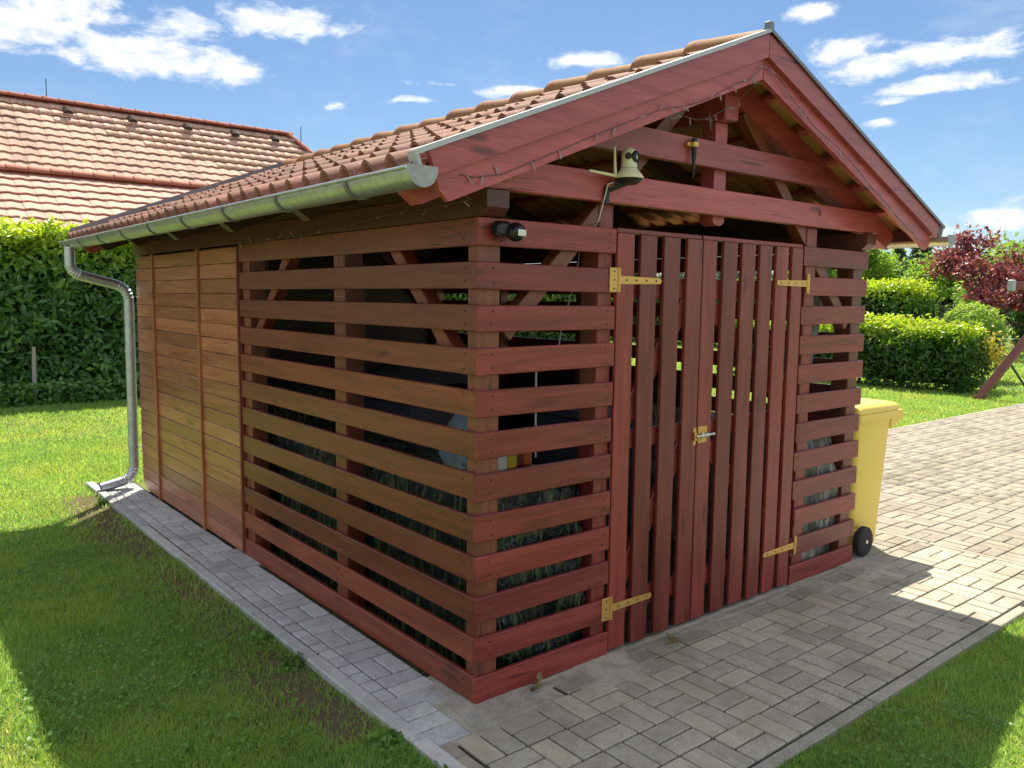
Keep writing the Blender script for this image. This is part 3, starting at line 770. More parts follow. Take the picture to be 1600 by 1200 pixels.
# barge boards and verge flashing, front and back
def verge(y_face, sd, m_up):
    for sgn in (1, -1):
        f = lambda x: 1.533+sgn*(x-1.533)
        zt = lambda x: 2.943-.397*(1.533-x)
        xe = -.392
        b = MB(); b.prism([(f(1.531), y_face, zt(1.531)), (f(xe), y_face, zt(xe)), (f(xe+.03), y_face, zt(xe)-.085), (f(1.531), y_face, zt(1.531)-.107)], (0, .026*sd, 0)); b.build('barge_board', m_up, shed)
        y2 = y_face+.0275*sd; q = lambda x, d: zt(x)-d
        xl = -.345; b = MB()
        b.prism([(f(1.530), y2, q(1.53, .095)), (f(xl), y2, q(xl, .095)), (f(xl+.012), y2, q(xl, .145)), (f(xl+.055), y2, q(xl+.05, .202)), (f(1.530), y2, q(1.53, .203))], (0, .024*sd, 0)); b.build('barge_board', m_up, shed)
        xe2 = -.452; b = MB(); yv = y_face-.012*sd
        zz = lambda x: 2.967-.402*(1.533-x)
        b.prism([(f(1.531), yv, zz(1.531)), (f(xe2), yv, zz(xe2)), (f(xe2), yv, zz(xe2)-.019), (f(1.531), yv, zz(1.531)-.019)], (0, .003*sd, 0))
        b.prism([(f(1.531), yv+.003*sd, zz(1.531)), (f(xe2), yv+.003*sd, zz(xe2)), (f(xe2), yv+.003*sd, zz(xe2)-.003), (f(1.531), yv+.003*sd, zz(1.531)-.003)], (0, .05*sd, 0))
        b.build('verge_flashing', M_zincl if (sgn > 0 and sd > 0) else M_zincd, shed)  # left front run paler: light on it put into the metal colour
        b = MB(); b.prism([(f(xe2+.004), yv+.006*sd, zz(xe2)-.004), (f(xe2+.004), yv+.06*sd, zz(xe2)-.004), (f(xe2+.035), yv+.06*sd, zz(xe2)-.10), (f(xe2+.035), yv+.006*sd, zz(xe2)-.10)], (.012*sgn, 0, 0))
        b.build('verge_end_plate', M_zincl, shed)
verge(-.245, 1, M_gable)
verge(5.118, -1, M_gable)
b = MB()
for sgn in (1, -1):
    f = lambda x: 1.533+sgn*(x-1.533); zz = lambda x: 2.972-.402*(1.533-x)
    b.prism([(f(1.531), 5.06, zz(1.531)+.035), (f(-.45), 5.06, zz(-.45)+.035), (f(-.45), 5.06, zz(-.45)-.02), (f(1.531), 5.06, zz(1.531)-.02)], (0, .004, 0))
b.build('rear_verge_upstand', M_zincd, shed)
b = MB(); b.box((1.512, -.258, 2.955), (1.548, -.225, 2.995), .002); b.build('ridge_end_clip', M_zincd, shed)
# fascia boards behind the gutters
for sgn in (1, -1):
    f = lambda x: 1.533+sgn*(x-1.533)
    board('fascia', (f(-.362), -.19, 2.098), (f(-.362), 5.05, 2.098), (0, 0, 1), .05, .018, M_eave, shed)
    board('eave_board', (f(.030), .11, 2.175), (f(.030), 4.9, 2.175), (0, 0, 1), .142, .016, M_dark, shed)
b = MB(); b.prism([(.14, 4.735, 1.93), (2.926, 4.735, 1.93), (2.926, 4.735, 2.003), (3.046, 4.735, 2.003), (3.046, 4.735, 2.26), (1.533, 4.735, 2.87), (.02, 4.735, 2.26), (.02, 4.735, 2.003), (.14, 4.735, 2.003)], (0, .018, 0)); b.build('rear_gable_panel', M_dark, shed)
# gutters
def gutter(xc, y0, y1, zc, r=.057, endcap=True):
    b = MB(); n = 14; prof = []
    for k in range(n+1):
        a = math.pi+math.pi*k/n; prof.append((r*math.cos(a), r*math.sin(a)))
    grid = [[Vector((xc+px_, y, zc+pz_)) for y in (y0, (y0+y1)/2, y1)] for (px_, pz_) in prof]
    b.sheet(grid, .0018)
    side_ = -1 if xc < 0 else 1
    b.tube([(xc+side_*(r+.004), y0, zc+.001), (xc+side_*(r+.004), y1, zc+.001)], .0065, 8)
    g = b.build('gutter', M_zinc, shed, True)
    for (yy, t_) in ((y0, -.002), (y1, .002)):
        c = MB(); poly = [(xc+px_*1.03, yy, zc+pz_*1.03) for (px_, pz_) in prof]; poly = poly + [(xc+r, yy, zc+.012), (xc-r, yy, zc+.012)]
        c.prism(poly, (0, t_, 0)); c.build('gutter_end_cap', M_cap, g)
    k = 0; yy = y0+.42
    while yy < y1:
        c = MB(); pts = []
        for q in range(11):
            a = math.pi+math.pi*q/10; pts.append((xc+(r+.006)*math.cos(a), yy, zc+(r+.006)*math.sin(a)))
        for p, q in zip(pts[:-1], pts[1:]): c.bar(p, q, (0, 1, 0), .024, .005, 0)
        c.build('gutter_bracket', M_zincd, g); yy += .62
    for yy in (y0+1.55, y0+3.3):
        c = MB(); pts = []
        for q in range(13):
            a = math.pi+math.pi*q/12; pts.append((xc+(r+.0015)*math.cos(a), yy, zc+(r+.0015)*math.sin(a)))
        for p, q in zip(pts[:-1], pts[1:]): c.bar(p, q, (0, 1, 0), .05, .002, 0)
        c.build('gutter_joint', M_zinc, g)
    return g
gutter(-.452, -.300, 5.12, 2.100); gutter(3.518, -.300, 5.12, 2.100)
# downpipe
def ribs(b, c, r, n, a, d): pass
dp = MB(); yp = 4.90
path = [(-.487, yp, 2.055), (-.487, yp, 1.925)]
def arc(p0, p1, p2, n=7):
    p0, p1, p2 = Vector(p0), Vector(p1), Vector(p2)
    return [tuple((1-t)*(1-t)*p0+2*t*(1-t)*p1+t*t*p2) for t in [k/n for k in range(n+1)]]
e1 = arc((-.487, yp, 1.925), (-.487, yp, 1.845), (-.405, yp, 1.823)); e2 = arc((-.155, yp, 1.758), (-.05, yp, 1.73), (-.05, yp, 1.615)); e3 = arc((-.058, yp, .20), (-.058, yp, .085), (-.165, yp, .062))
path += e1[1:] + e2 + e3 + [(-.33, yp, .030)]
dp.tube(path, .041, 16, cap=False)
dpo = dp.build('downpipe', M_zinc, shed, True)
for ee in (e1, e2, e3):
    c = MB()
    for i in range(1, len(ee)-1):
        t = (Vector(ee[i+1])-Vector(ee[i-1])).normalized(); p = Vector(ee[i]); c.tube([p-t*.006, p, p+t*.006], [.041, .0455, .041], 16, cap=False)
    c.build('elbow_rib', M_zinc, dpo, True)
c = MB(); c.tube([(-.055, yp, 1.185), (-.055, yp, 1.20)], .0435, 16); c.tube([(-.0575, yp, .345), (-.0575, yp, .375)], .0435, 16); c.tube([(-.055, yp, .36), (.02, yp-.06, .36)], .006, 6); c.build('pipe_clamp', M_zinc, dpo, True)
# copper-coloured bolts in the tie beam
for (x, z) in ((.105, 2.150), (.150, 2.170), (.668, 2.163), (2.41, 2.185)):
    c = MB(); c.revolve((x, -.035, z), (0, -1, 0), [(0, .016), (.003, .016), (.003, .010), (.008, .009)], 12); c.build('bolt', M_rust, shed, True)
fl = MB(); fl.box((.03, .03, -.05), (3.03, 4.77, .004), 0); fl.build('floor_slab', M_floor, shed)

# ------------------------------------------------------------------ things on the shed
cam_o = thing('security_camera', (.71, -.09, 2.12), 'cream dome security camera with two aerials on the tie beam', 'camera')
b = MB(); c0 = Vector((.735, -.105, 2.205))
b.revolve(c0, (0, 0, 1), [(0, .064), (.006, .065), (.018, .058), (.034, .042), (.044, .036)], 24); b.build('base', M_cream, cam_o, True)
b = MB(); b.revolve(c0-Vector((0, 0, .022)), (0, 0, 1), [(0, .040), (.012, .052), (.0215, .062)], 24); b.build('underside', M_black2, cam_o, True)
b = MB(); b.revolve(c0+Vector((0, 0, .046)), (0, 0, 1), [(0, .036), (.02, .034), (.045, .035), (.062, .033), (.076, .026), (.085, .014), (.088, .002)], 22); hd = b.build('head', M_cream, cam_o, True)
ld = Vector((.35, -.93, -.05)).normalized(); hc = c0+Vector((0, 0, .092))
b = MB(); b.revolve(hc+ld*.019, ld, [(0, .028), (.013, .027), (.019, .022), (.020, .016), (.014, .012)], 20); b.build('lens', M_black, hd, True)
b = MB(); b.revolve(hc+ld*.031, ld, [(0, .010), (.006, .008)], 14); b.build('lens_glass', M_bolt, hd, True)
sdv = Vector((-.80, -.60, 0)).normalized(); b = MB(); b.revolve(hc+sdv*.030, sdv, [(0, .016), (.005, .015), (.006, .002)], 16); b.build('speaker_grille', M_black2, hd, True)
for pts in ([(.672, -.085, 2.215), (.668, -.085, 2.262), (.664, -.085, 2.335)], [(.672, -.085, 2.214), (.60, -.09, 2.216), (.505, -.095, 2.218)]):
    b = MB(); b.tube(pts, [.0075, .0065, .005], 10); b.build('aerial', M_cream, cam_o, True)
b = MB(); b.box((.650, -.052, 2.095), (.675, -.036, 2.170), .003); b.bar((.662, -.044, 2.150), (.72, -.10, 2.183), (1, 0, 0), .022, .012, .002); b.bar((.69, -.07, 2.178), (.735, -.105, 2.186), (1, 0, 0), .03, .012, .002); b.build('bracket', M_black2, cam_o)
b = MB(); b.tube([(.672, -.075, 2.186), (.645, -.07, 2.178), (.640, -.055, 2.12), (.634, -.04, 2.06), (.640, -.02, 2.02)] , .0028, 6)
b.tube([(.640, -.02, 2.02), (.700, .145, 2.0), (.69, .15, 1.86), (.645, .15, 1.70), (.59, .15, 1.55), (.56, .15, 1.38)], .0028, 6); b.build('cable', M_wirew, cam_o, True)

pir = thing('motion_sensor', (.10, -.04, 1.92), 'black motion sensor light with round head on the top slat', 'sensor')
b = MB(); b.cbox((.092, -.030, 1.955), (1, 0, 0), (0, 1, 0), .072, .056, .062, .012); b.build('housing', M_black, pir)
b = MB(); b.revolve((.140, -.062, 1.945), Vector((.35, -.9, -.1)), [(-.036, .018), (-.028, .030), (-.012, .037), (.006, .038), (.022, .032), (.032, .020), (.036, .003)], 22); hd2 = b.build('sensor_head', M_black, pir, True)
b = MB(); dd = Vector((.35, -.9, -.1)).normalized(); sx = dd.cross(Vector((0, 0, 1))).normalized()
grid = []
for i in range(9):
    a = R(-48+12*i)
    grid.append([Vector((.140, -.062, 1.945)) + (dd*math.cos(a)+sx*math.sin(a))*.0395*math.cos(bb) + Vector((0, 0, 1))*.0395*math.sin(bb) for bb in (-.34, 0, .28)])
b.sheet(grid, .0025); b.build('sensor_window', M_white, hd2, True)

sp = thing('garden_spike_light', (1.243, -.05, 2.27), 'black plastic ground spike light clipped upside down on the collar beam', 'light')
b = MB(); b.tube([(1.243, -.05, 2.415), (1.243, -.05, 2.262)], .014, 10, r1=.003); b.build('spike', M_black2, sp, True)
b = MB(); b.revolve((1.243, -.05, 2.408), (0, 0, 1), [(0, .022), (.022, .022)], 14); b.build('collar', M_brass, sp, True)
b = MB(); b.box((1.200, -.048, 2.410), (1.222, -.031, 2.430), .002); b.build('clip', M_brass, sp)
b = MB(); b.revolve((1.243, -.05, 2.43), (0, 0, 1), [(0, .014), (.02, .012), (.022, .002)], 12); b.build('cap', M_black2, sp, True)
dk = thing('suction_disc', (1.318, -.075, 2.535), 'clear round plastic disc hanging among the fairy lights', 'disc')
b = MB(); b.revolve((1.318, -.075, 2.535), (.55, -.83, .1), [(0, .040), (.003, .043), (.006, .040), (.007, .016), (.014, .012)], 20, (0, 0, 1)); b.build('disc', M_wire, dk, True)

fairy = thing('fairy_lights', (1.0, -.2, 2.5), 'string of small clear fairy lights strung along the gable and left eave', 'lights')
paths = [
 [(1.52, -.232, 2.80), (1.456, -.232, 2.747), (1.383, -.232, 2.702), (1.319, -.232, 2.682), (1.216, -.23, 2.634), (1.125, -.23, 2.587), (1.045, -.23, 2.556), (.958, -.23, 2.527), (.864, -.23, 2.505), (.80, -.23, 2.488), (.70, -.228, 2.45), (.58, -.225, 2.40), (.42, -.22, 2.335), (.25, -.22, 2.262), (.08, -.222, 2.19), (-.061, -.222, 2.131), (-.134, -.222, 2.118), (-.191, -.222, 2.108), (-.246, -.222, 2.112)],
 [(.864, -.226, 2.505), (.93, -.16, 2.545), (.969, -.10, 2.542), (1.04, -.10, 2.528), (1.114, -.10, 2.524), (1.198, -.10, 2.520), (1.293, -.10, 2.547), (1.389, -.10, 2.594), (1.488, -.10, 2.645), (1.54, -.16, 2.72), (1.52, -.225, 2.80)],
 [(.97, -.10, 2.54), (1.0, -.10, 2.53), (1.015, -.10, 2.50), (1.012, -.10, 2.46)],
 [(1.522, -.232, 2.81), (1.69, -.232, 2.735), (1.77, -.232, 2.675), (1.884, -.232, 2.627), (1.966, -.232, 2.580), (2.093, -.232, 2.54), (2.226, -.232, 2.500), (2.364, -.232, 2.44), (2.476, -.232, 2.39), (2.607, -.232, 2.325), (2.788, -.232, 2.25), (2.913, -.232, 2.19), (3.06, -.232, 2.13), (3.25, -.232, 2.06)],
 [(-.246, -.222, 2.112), (-.20, -.12, 2.07), (-.05, -.02, 2.06), (-.018, .30, 2.05), (-.018, .468, 2.058), (-.018, .684, 2.048), (-.018, .922, 2.032), (-.018, 1.185, 2.010), (-.018, 1.477, 2.003), (-.018, 1.803, 2.002), (-.018, 2.218, 1.999), (-.03, 2.6, 2.0)]]
CAMDX = -.03
b = MB()
for p in paths: b.tube(p, .0021, 5)
b.build('cable', M_wire, fairy, True)
lb = MB(); lb.tube([(0, 0, 0), (0, 0, .012)], .0030, 6); lb.tube([(0, 0, .012), (0, 0, .033)], .0034, 6); lme = lb.mesh('bulb', M_glass, True)
for p in paths:
    for a_, c_ in zip(p[:-1], p[1:]):
        A, B = Vector(a_), Vector(c_); nn = max(1, int((B-A).length/.16))
        for k in range(nn):
            q = A.lerp(B, (k+rng.random()*.6)/nn)
            dv = Vector((rng.normal(0, .6), -abs(rng.normal(.1, .25)), rng.normal(-.3, .8))).normalized()
            M = dv.to_track_quat('Z', 'Y').to_matrix().to_4x4(); M.translation = q
            link('bulb', lme, fairy, M)

# ------------------------------------------------------------------ things in the shed
def tarp_stack(name, x0, y0, x1, y1, h, m_, label, seed):
    rr = np.random.default_rng(seed); nu, nv = 90, 26; V = []; F = []
    # perimeter walk, skirt from ground to top, then top
    per = [(x0, y1), (x0, y0), (x1, y0), (x1, y1)]
    seg = []; tot = 0
    for (a, c) in zip(per, per[1:]+per[:1]):
        d = math.dist(a, c); seg.append((a, c, d)); tot += d
    ph = rr.random(8)*6.28
    for i in range(nu):
        s_ = tot*i/nu
        for (a, c, d) in seg:
            if s_ <= d: break
            s_ -= d
        t = s_/d; px_, py_ = a[0]+(c[0]-a[0])*t, a[1]+(c[1]-a[1])*t
        nx, ny = px_-(x0+x1)/2, py_-(y0+y1)/2
        ln = math.hypot(nx, ny); nx /= ln; ny /= ln
        for j in range(nv):
            zz = j/(nv-1)
            wv_ = .018*math.sin(i*.9+ph[0]+2*math.sin(zz*5+ph[1])) + .012*math.sin(i*2.1+zz*7+ph[2]) + .010*math.sin(zz*19+i*.6+ph[3])
            sh = 0 if zz < .86 else (zz-.86)/.14*.05
            V.append((px_-nx*(.03+sh)+nx*wv_, py_-ny*(.03+sh)+ny*wv_, .004+zz*h+ (.02*math.sin(i*.35+ph[4]) if zz > .8 else 0)))
    for i in range(nu):
        for j in range(nv-1):
            a = i*nv+j; c = ((i+1) % nu)*nv+j; F.append((a, c, c+1, a+1))
    cx, cy_ = (x0+x1)/2, (y0+y1)/2; n0 = len(V); V.append((cx, cy_, h+.05))
    Ft = [(i*nv+nv-1, ((i+1) % nu)*nv+nv-1, n0) for i in range(nu)]
    me = bpy.data.meshes.new(name); me.from_pydata(V, [], F+Ft); me.materials.append(m_)
    me.polygons.foreach_set('use_smooth', [True]*len(me.polygons)); me.update()
    org = Vector((cx, cy_, 0)); me.transform(Matrix.Translation(-org))
    return tag(link(name, me, None, Matrix.Translation(org)), label, 'covered stack')
tarp_stack('tarp_covered_stack', .140, .045, .685, 2.36, .845, M_tarpg, 'long stack under dark green plastic behind the left wall slats', 1)
tarp_stack('tarp_covered_stack', 2.495, .030, 2.925, 2.2, .86, M_tarpw, 'stack under pale grey plastic sheet behind the right front slats', 2)
tarp_stack('tarp_covered_stack', .165, 2.60, .80, 4.5, 1.0, M_tarpg, 'stack under dark plastic at the closed rear end of the shed', 3)
# grey barrel-shaped trailer hood seen through the left wall
b = MB(); n = 10
grid = [[Vector((.95+.75*q/1.0, 2.0+1.0*p/1.0, .95+.30*math.sin(math.pi*min(1, max(0, (q*.8+.1))))*math.sin(math.pi*(.1+.8*p))**.6)) for p in [k/n for k in range(n+1)]] for q in [k/n for k in range(n+1)]]
hood = thing('covered_trailer', (1.3, 2.5, 0), 'grey covered trailer parked in the middle of the shed', 'trailer')
b.sheet(grid, .01); b.build('cover', M_grbox, hood, True)
b = MB(); b.box((.95, 2.0, .45), (1.70, 3.0, .955), .01); b.build('tub', M_grbox, hood)
for yy in (2.2, 2.8):
    b = MB(); b.revolve((.93, yy, .22), (-1, 0, 0), [(0, .2), (.02, .215), (.09, .215), (.11, .2)], 18); b.build('wheel', M_tyre, hood, True)
b = MB(); b.tube([(1.3, 1.2, .45), (1.3, 2.0, .5)], .025, 8); b.tube([(1.0, 2.5, .22), (1.6, 2.5, .22)], .03, 8); b.box((1.1, 2.1, .40), (1.5, 2.9, .46), .005); b.tube([(1.3, 2.4, .24), (1.3, 2.4, .42)], .03, 8); b.build('drawbar', M_black2, hood)
# blue bag on the stack
bag = MB(); n = 8
for (c, s1) in (((.27, .47, 0), 1),):
    grid = []
    for i in range(13):
        a = 2*math.pi*i/12
        grid.append([Vector((c[0]+.085*r_*math.cos(a)*(1+.15*math.sin(3*a+zz*20)), c[1]+.115*r_*math.sin(a)*(1+.12*math.sin(4*a)), .885+zz)) for zz, r_ in ((0, .8), (.06, 1.1), (.14, 1.0), (.21, .7), (.26, .35), (.28, .05))])
    bag.sheet(grid, .002)
tag(bag.build('plastic_bag', M_blueb, None, True), 'pale blue plastic bag on the stack behind the left wall corner', 'bag')
for (nm, x, y, wx, wy, hh, m_, lab) in (('packet', .335, .27, .045, .05, .13, M_white, 'white packet standing next to the corner post'), ('packet', .395, .28, .06, .05, .12, M_yel, 'yellow packet between the white and dark red ones'),
        ('packet', .455, .30, .05, .06, .08, M_dred, 'low dark red packet beside the yellow one'), ('packet', .51, .30, .05, .05, .09, M_org, 'small orange packet nearest the doors')):
    b = MB(); z0 = .905; b.cbox((x, y, z0+hh/2), (1, 0, .05), (0, 1, 0), wx, wy, hh, .006)
    n0 = len(b.v); b.cbox((x, y, z0+hh+.008), (1, 0, .05), (0, 1, 0), wx*.9, .004, .022, .001)
    tag(b.build(nm, m_), lab, 'packet', 'packets on the stack')
bb = MB(); bb.box((.31, .22, .885), (.55, .36, .9045), .004)
tag(bb.build('wooden_tray', M_inner), 'flat wooden tray under the coloured packets', 'tray')
b = MB(); b.tube([(.575, .30, .93), (.572, .30, 1.30)], .005, 8); b.tube([(.572, .30, 1.30), (.572, .298, 1.36), (.575, .27, 1.385), (.58, .24, 1.36)], .005, 8)
tag(b.build('white_rod', M_white, None, True), 'thin white hooked rod upright behind the front slats', 'rod')
box = thing('storage_box', (2.75, 1.5, 0), 'blue grey storage box behind the left door slats', 'box')
b = MB(); b.box((2.0, 1.25, .06), (2.38, 1.95, .84), .02); b.build('body', M_grbox, box)
b = MB(); b.box((1.985, 1.235, .841), (2.385, 1.965, .90), .012); b.build('lid', M_grbox, box)
for xx in (2.03, 2.33):
    for yy in (1.3, 1.9):
        b = MB(); b.box((xx-.02, yy-.02, .004), (xx+.02, yy+.02, .059), .004); b.build('foot', M_black2, box)
for (p0, p1, lab) in (((2.535, .185, .895), (2.795, .165, 1.93), 'grey weathered plank leaning behind the right front slats, nearer the door'),
                      ((2.640, .190, .895), (2.885, .172, 1.93), 'paler grey plank leaning behind the right front slats, nearer the corner post')):
    tag(board('leaning_plank', p0, p1, (1, 0, 0), .060, .020, M_grey, None), lab, 'plank', 'planks leaning in the shed')

# ------------------------------------------------------------------ yellow bin
bn = thing('wheelie_bin', (3.38, .27, 0), 'yellow two-wheeled wheelie bin standing against the right wall of the shed', 'bin')
def loft(secs, parent, name, m_, cap=True):
    """secs: list of (z, x0, x1, y0, y1, r)"""
    b = MB(); rings = []
    for (z, x0, x1, y0, y1, r) in secs:
        ring = []
        for (cx, cy_, a0) in ((x1-r, y1-r, 0), (x0+r, y1-r, 90), (x0+r, y0+r, 180), (x1-r, y0+r, 270)):
            for k in range(4): a = R(a0+30*k); ring.append((cx+r*math.cos(a), cy_+r*math.sin(a), z))
        rings.append(ring)
    V = [v for q in rings for v in q]; n = 16; F = []
    for i in range(len(rings)-1):
        for k in range(n): F.append((i*n+k, i*n+(k+1) % n, (i+1)*n+(k+1) % n, (i+1)*n+k))
    F.append(tuple(range(n-1, -1, -1))); F.append(tuple((len(rings)-1)*n+k for k in range(n)))
    b.add(V, F); return b.build(name, m_, parent, True)
y0b, y1b = .035, .515
loft([(.015, 3.20, 3.525, y0b+.045, y1b-.045, .04), (.03, 3.185, 3.535, y0b+.035, y1b-.035, .045), (.45, 3.150, 3.560, y0b+.018, y1b-.018, .05), (.90, 3.112, 3.585, y0b, y1b, .05), (.935, 3.105, 3.590, y0b-.004, y1b+.004, .05)], bn, 'body', M_bin)
loft([(.898, 3.10, 3.625, y0b-.020, y1b+.020, .03), (.905, 3.095, 3.635, y0b-.024, y1b+.024, .03), (.944, 3.095, 3.635, y0b-.024, y1b+.024, .03), (.950, 3.10, 3.63, y0b-.02, y1b+.02, .03)], bn, 'rim', M_bin)
b = MB(); b.prism([(3.622, y0b+.012, .944), (3.762, y0b+.012, .940), (3.772, y0b+.012, .930), (3.772, y0b+.012, .882), (3.592, y0b+.012, .822), (3.592, y0b+.012, .944)], (0, y1b-y0b-.024, 0)); b.build('front_lip', M_bin, bn)
secs = []
for (z, gx0, gx1, gy, r_) in ((.951, .010, .006, -.016, .03), (.958, .004, .0, -.022, .03), (.985, .004, .0, -.020, .035), (1.002, .014, .030, -.006, .045), (1.012, .035, .090, .020, .05), (1.018, .080, .180, .060, .05)):
    secs.append((z, 3.09+gx0, 3.655-gx1, y0b+gy, y1b-gy, r_))
loft(secs, bn, 'lid', M_bin)
b = MB(); b.box((3.640, .13, .958), (3.668, .42, .982), .008); b.build('lid_handle', M_bin, bn)
b = MB(); b.tube([(3.092, .07, .925), (3.080, .09, .975), (3.080, .46, .975), (3.092, .48, .925)], .014, 10); b.build('rear_handle', M_bin, bn, True)
for (ya, sg) in ((-.012, -1), (.512, 1)):
    b = MB(); c0 = Vector((3.225, ya, .101)); b.revolve(c0, (0, 1, 0), [(0, .062), (0, .088), (.008, .098), (.024, .1), (.040, .098), (.048, .088), (.048, .062)], 28, (0, 0, 1)); wh = b.build('wheel', M_tyre, bn, True)
    b = MB(); b.revolve(c0+Vector((0, .006, 0)), (0, 1, 0), [(0, .012), (-.006 if sg < 0 else 0, .014), (.004, .024), (.004, .050), (.000, .064), (.036, .064)], 24, (0, 0, 1)); b.build('rim', M_black, wh, True)
    b = MB(); b.revolve(c0+Vector((0, -.006 if sg < 0 else .045, 0)), (0, 1, 0), [(0, .012), (.010, .014)], 12, (0, 0, 1)); b.build('hub_cap', M_bolt, wh, True)
b = MB(); b.tube([(3.225, .03, .101), (3.225, .52, .101)], .011, 8); b.build('axle', M_black2, bn)
b = MB(); b.box((3.17, .055, .05), (3.24, .095, .17), .006); b.box((3.17, .455, .05), (3.24, .495, .17), .006); b.build('axle_bracket', M_bin, bn)

# ------------------------------------------------------------------ vegetation helpers
def blades(name, pts, h, wd, lean, rn, m_, two=False):
    n = len(pts); a = rng.random(n)*2*math.pi; dx, dy = np.cos(a), np.sin(a)
    la = rng.random(n)*2*math.pi; ln = lean*rng.random(n)*h
    top = pts + np.stack([np.cos(la)*ln, np.sin(la)*ln, h*np.sqrt(np.clip(1-(ln/np.maximum(h, 1e-4))**2*.6, .2, 1))], 1)
    wv_ = np.stack([dx*wd/2, dy*wd/2, np.zeros(n)], 1)
    if two:
        mid = pts*.5+top*.5; mid[:, 2] += h*.10; mid[:, :2] = pts[:, :2]*.68+top[:, :2]*.32
        V = np.concatenate([pts-wv_, pts+wv_, mid-wv_*.8, mid+wv_*.8, top]); i = np.arange(n)
        F = np.concatenate([np.stack([i, i+n, i+3*n], 1), np.stack([i, i+3*n, i+2*n], 1), np.stack([i+2*n, i+3*n, i+4*n], 1)])
        rv = np.tile(rn, 5)
    else:
        V = np.concatenate([pts-wv_, pts+wv_, top]); i = np.arange(n); F = np.stack([i, i+n, i+2*n], 1); rv = np.tile(rn, 3)
    return np_mesh(name, V, F, m_, rv)
def vnoise(x, y, s, seed=0):
    r_ = np.random.default_rng(seed); g = r_.random((64, 64)); X, Y = x/s+1000.3, y/s+1000.7
    i, j = np.floor(X).astype(int), np.floor(Y).astype(int); fx, fy = X-i, Y-j; fx = fx*fx*(3-2*fx); fy = fy*fy*(3-2*fy)
    q = lambda a, c: g[a % 64, c % 64]
    return (q(i, j)*(1-fx)+q(i+1, j)*fx)*(1-fy)+(q(i, j+1)*(1-fx)+q(i+1, j+1)*fx)*fy
def view_np(P, mg=1.25):
    d = P-np.array(CP); z = d@np.array(fw); zz = np.maximum(z, .05)
    return (z > .3) & (np.abs(d@np.array(rt)/zz) < .63*mg) & (np.abs(d@np.array(up)/zz) < .4724*mg)
def lawn(x0, y0, x1, y1, dens, far0, far1):
    n = int((x1-x0)*(y1-y0)*dens); P = np.stack([x0+rng.random(n)*(x1-x0), y0+rng.random(n)*(y1-y0), np.full(n, -.03)], 1)
    P = P[view_np(P)]; d = np.hypot(P[:, 0]-CP.x, P[:, 1]-CP.y); return P[(d >= far0) & (d < far1)]
def in_lawn(P):
    x, y = P[:, 0], P[:, 1]
    left = (x < -.378+.045*vnoise(x, y, .16, 9)) & (y > -30)
    frontr = (y < -.988-.040*vnoise(x, y, .12, 19)) & (x < 3.045)
    back = (y > 2.52) & (x > 3.2); bk2 = (y > 5.2)
    return left | frontr | back | bk2
def bare(P):
    x, y = P[:, 0], P[:, 1]
    n1 = vnoise(x, y, .22, 1); n2 = vnoise(x, y, .6, 2); n3 = vnoise(x, y, 1.3, 3); n4 = vnoise(x, y, .09, 4)
    strip = np.clip(1-np.abs(x+.50)/.30, 0, 1)*((y > .1) & (y < 5.0))
    b_ = np.clip(strip*2.0*(.3+n2*.95)-.36+.7*(n1-.5), 0, .96)
    b2 = np.clip((n3*.45+n2*.35+n1*.2-.70)*6, 0, .8)
    return np.maximum(b_, b2)*(.7+.3*n4)
gparts = []
for (dens, f0, f1, hh, wd, two) in ((20000, 0, 3.2, .036, .0040, True), (12000, 3.2, 6, .036, .0054, False), (4500, 6, 10.5, .038, .0090, False), (1300, 10.5, 17, .042, .016, False), (420, 17, 36, .06, .03, False)):
    rmax = f1+.5
    P = lawn(-8, CP.y-.2, min(34, rmax), min(34, rmax), dens, f0, f1)
    P = P[in_lawn(P)]
    P = P[rng.random(len(P)) > bare(P)]
    x, y = P[:, 0], P[:, 1]; cl_ = vnoise(x, y, .12, 5)*.5+vnoise(x, y, .45, 6)*.5
    h = hh*(.45+.75*cl_+.35*rng.random(len(P))); rn_ = np.clip(.1+.55*rng.random(len(P))+.35*(vnoise(x, y, .35, 8)-.4)+(rng.random(len(P)) > .95)*.4, 0, 1)
    b0 = bare(P); rn_ = np.clip(rn_+b0*.35*rng.random(len(P)), 0, 1)
    gparts.append((P, h, np.full(len(P), wd)*(.7+.6*rng.random(len(P))), rn_, two))
for (P, h, wd, rn_, two), lab in zip(gparts, ('nearest', 'near', 'middle', 'far', 'farthest')):
    o = link('lawn_grass', blades('lawn_grass', P, h, wd, 1.1, rn_, M_grass, two)); tag(o, kind='stuff', label='short mown lawn grass, %s part' % lab)

GRASS_DONE = True
def leaf_cloud(P, N, size, rn, m_, name, asp=.42, droop=.0, fold=.25):
    """P points, N preferred normals; every leaf is a folded pair of triangles"""
    n = len(P); N = N/np.linalg.norm(N, axis=1, keepdims=True)
    a = rng.normal(size=(n, 3)); a -= N*np.sum(a*N, 1, keepdims=True); a /= np.linalg.norm(a, axis=1, keepdims=True)+1e-9
    a[:, 2] -= droop; a /= np.linalg.norm(a, axis=1, keepdims=True)
    b = np.cross(N, a); s = size[:, None]
    base = P; tip = P+a*s; l = P+a*s*.45+b*s*asp*.5+N*s*fold*.5; r_ = P+a*s*.45-b*s*asp*.5+N*s*fold*.5
    V = np.concatenate([base, l, tip, r_]); i = np.arange(n)
    F = np.concatenate([np.stack([i, i+2*n, i+n], 1), np.stack([i, i+3*n, i+2*n], 1)])
    return np_mesh(name, V, F, m_, np.tile(rn, 4))
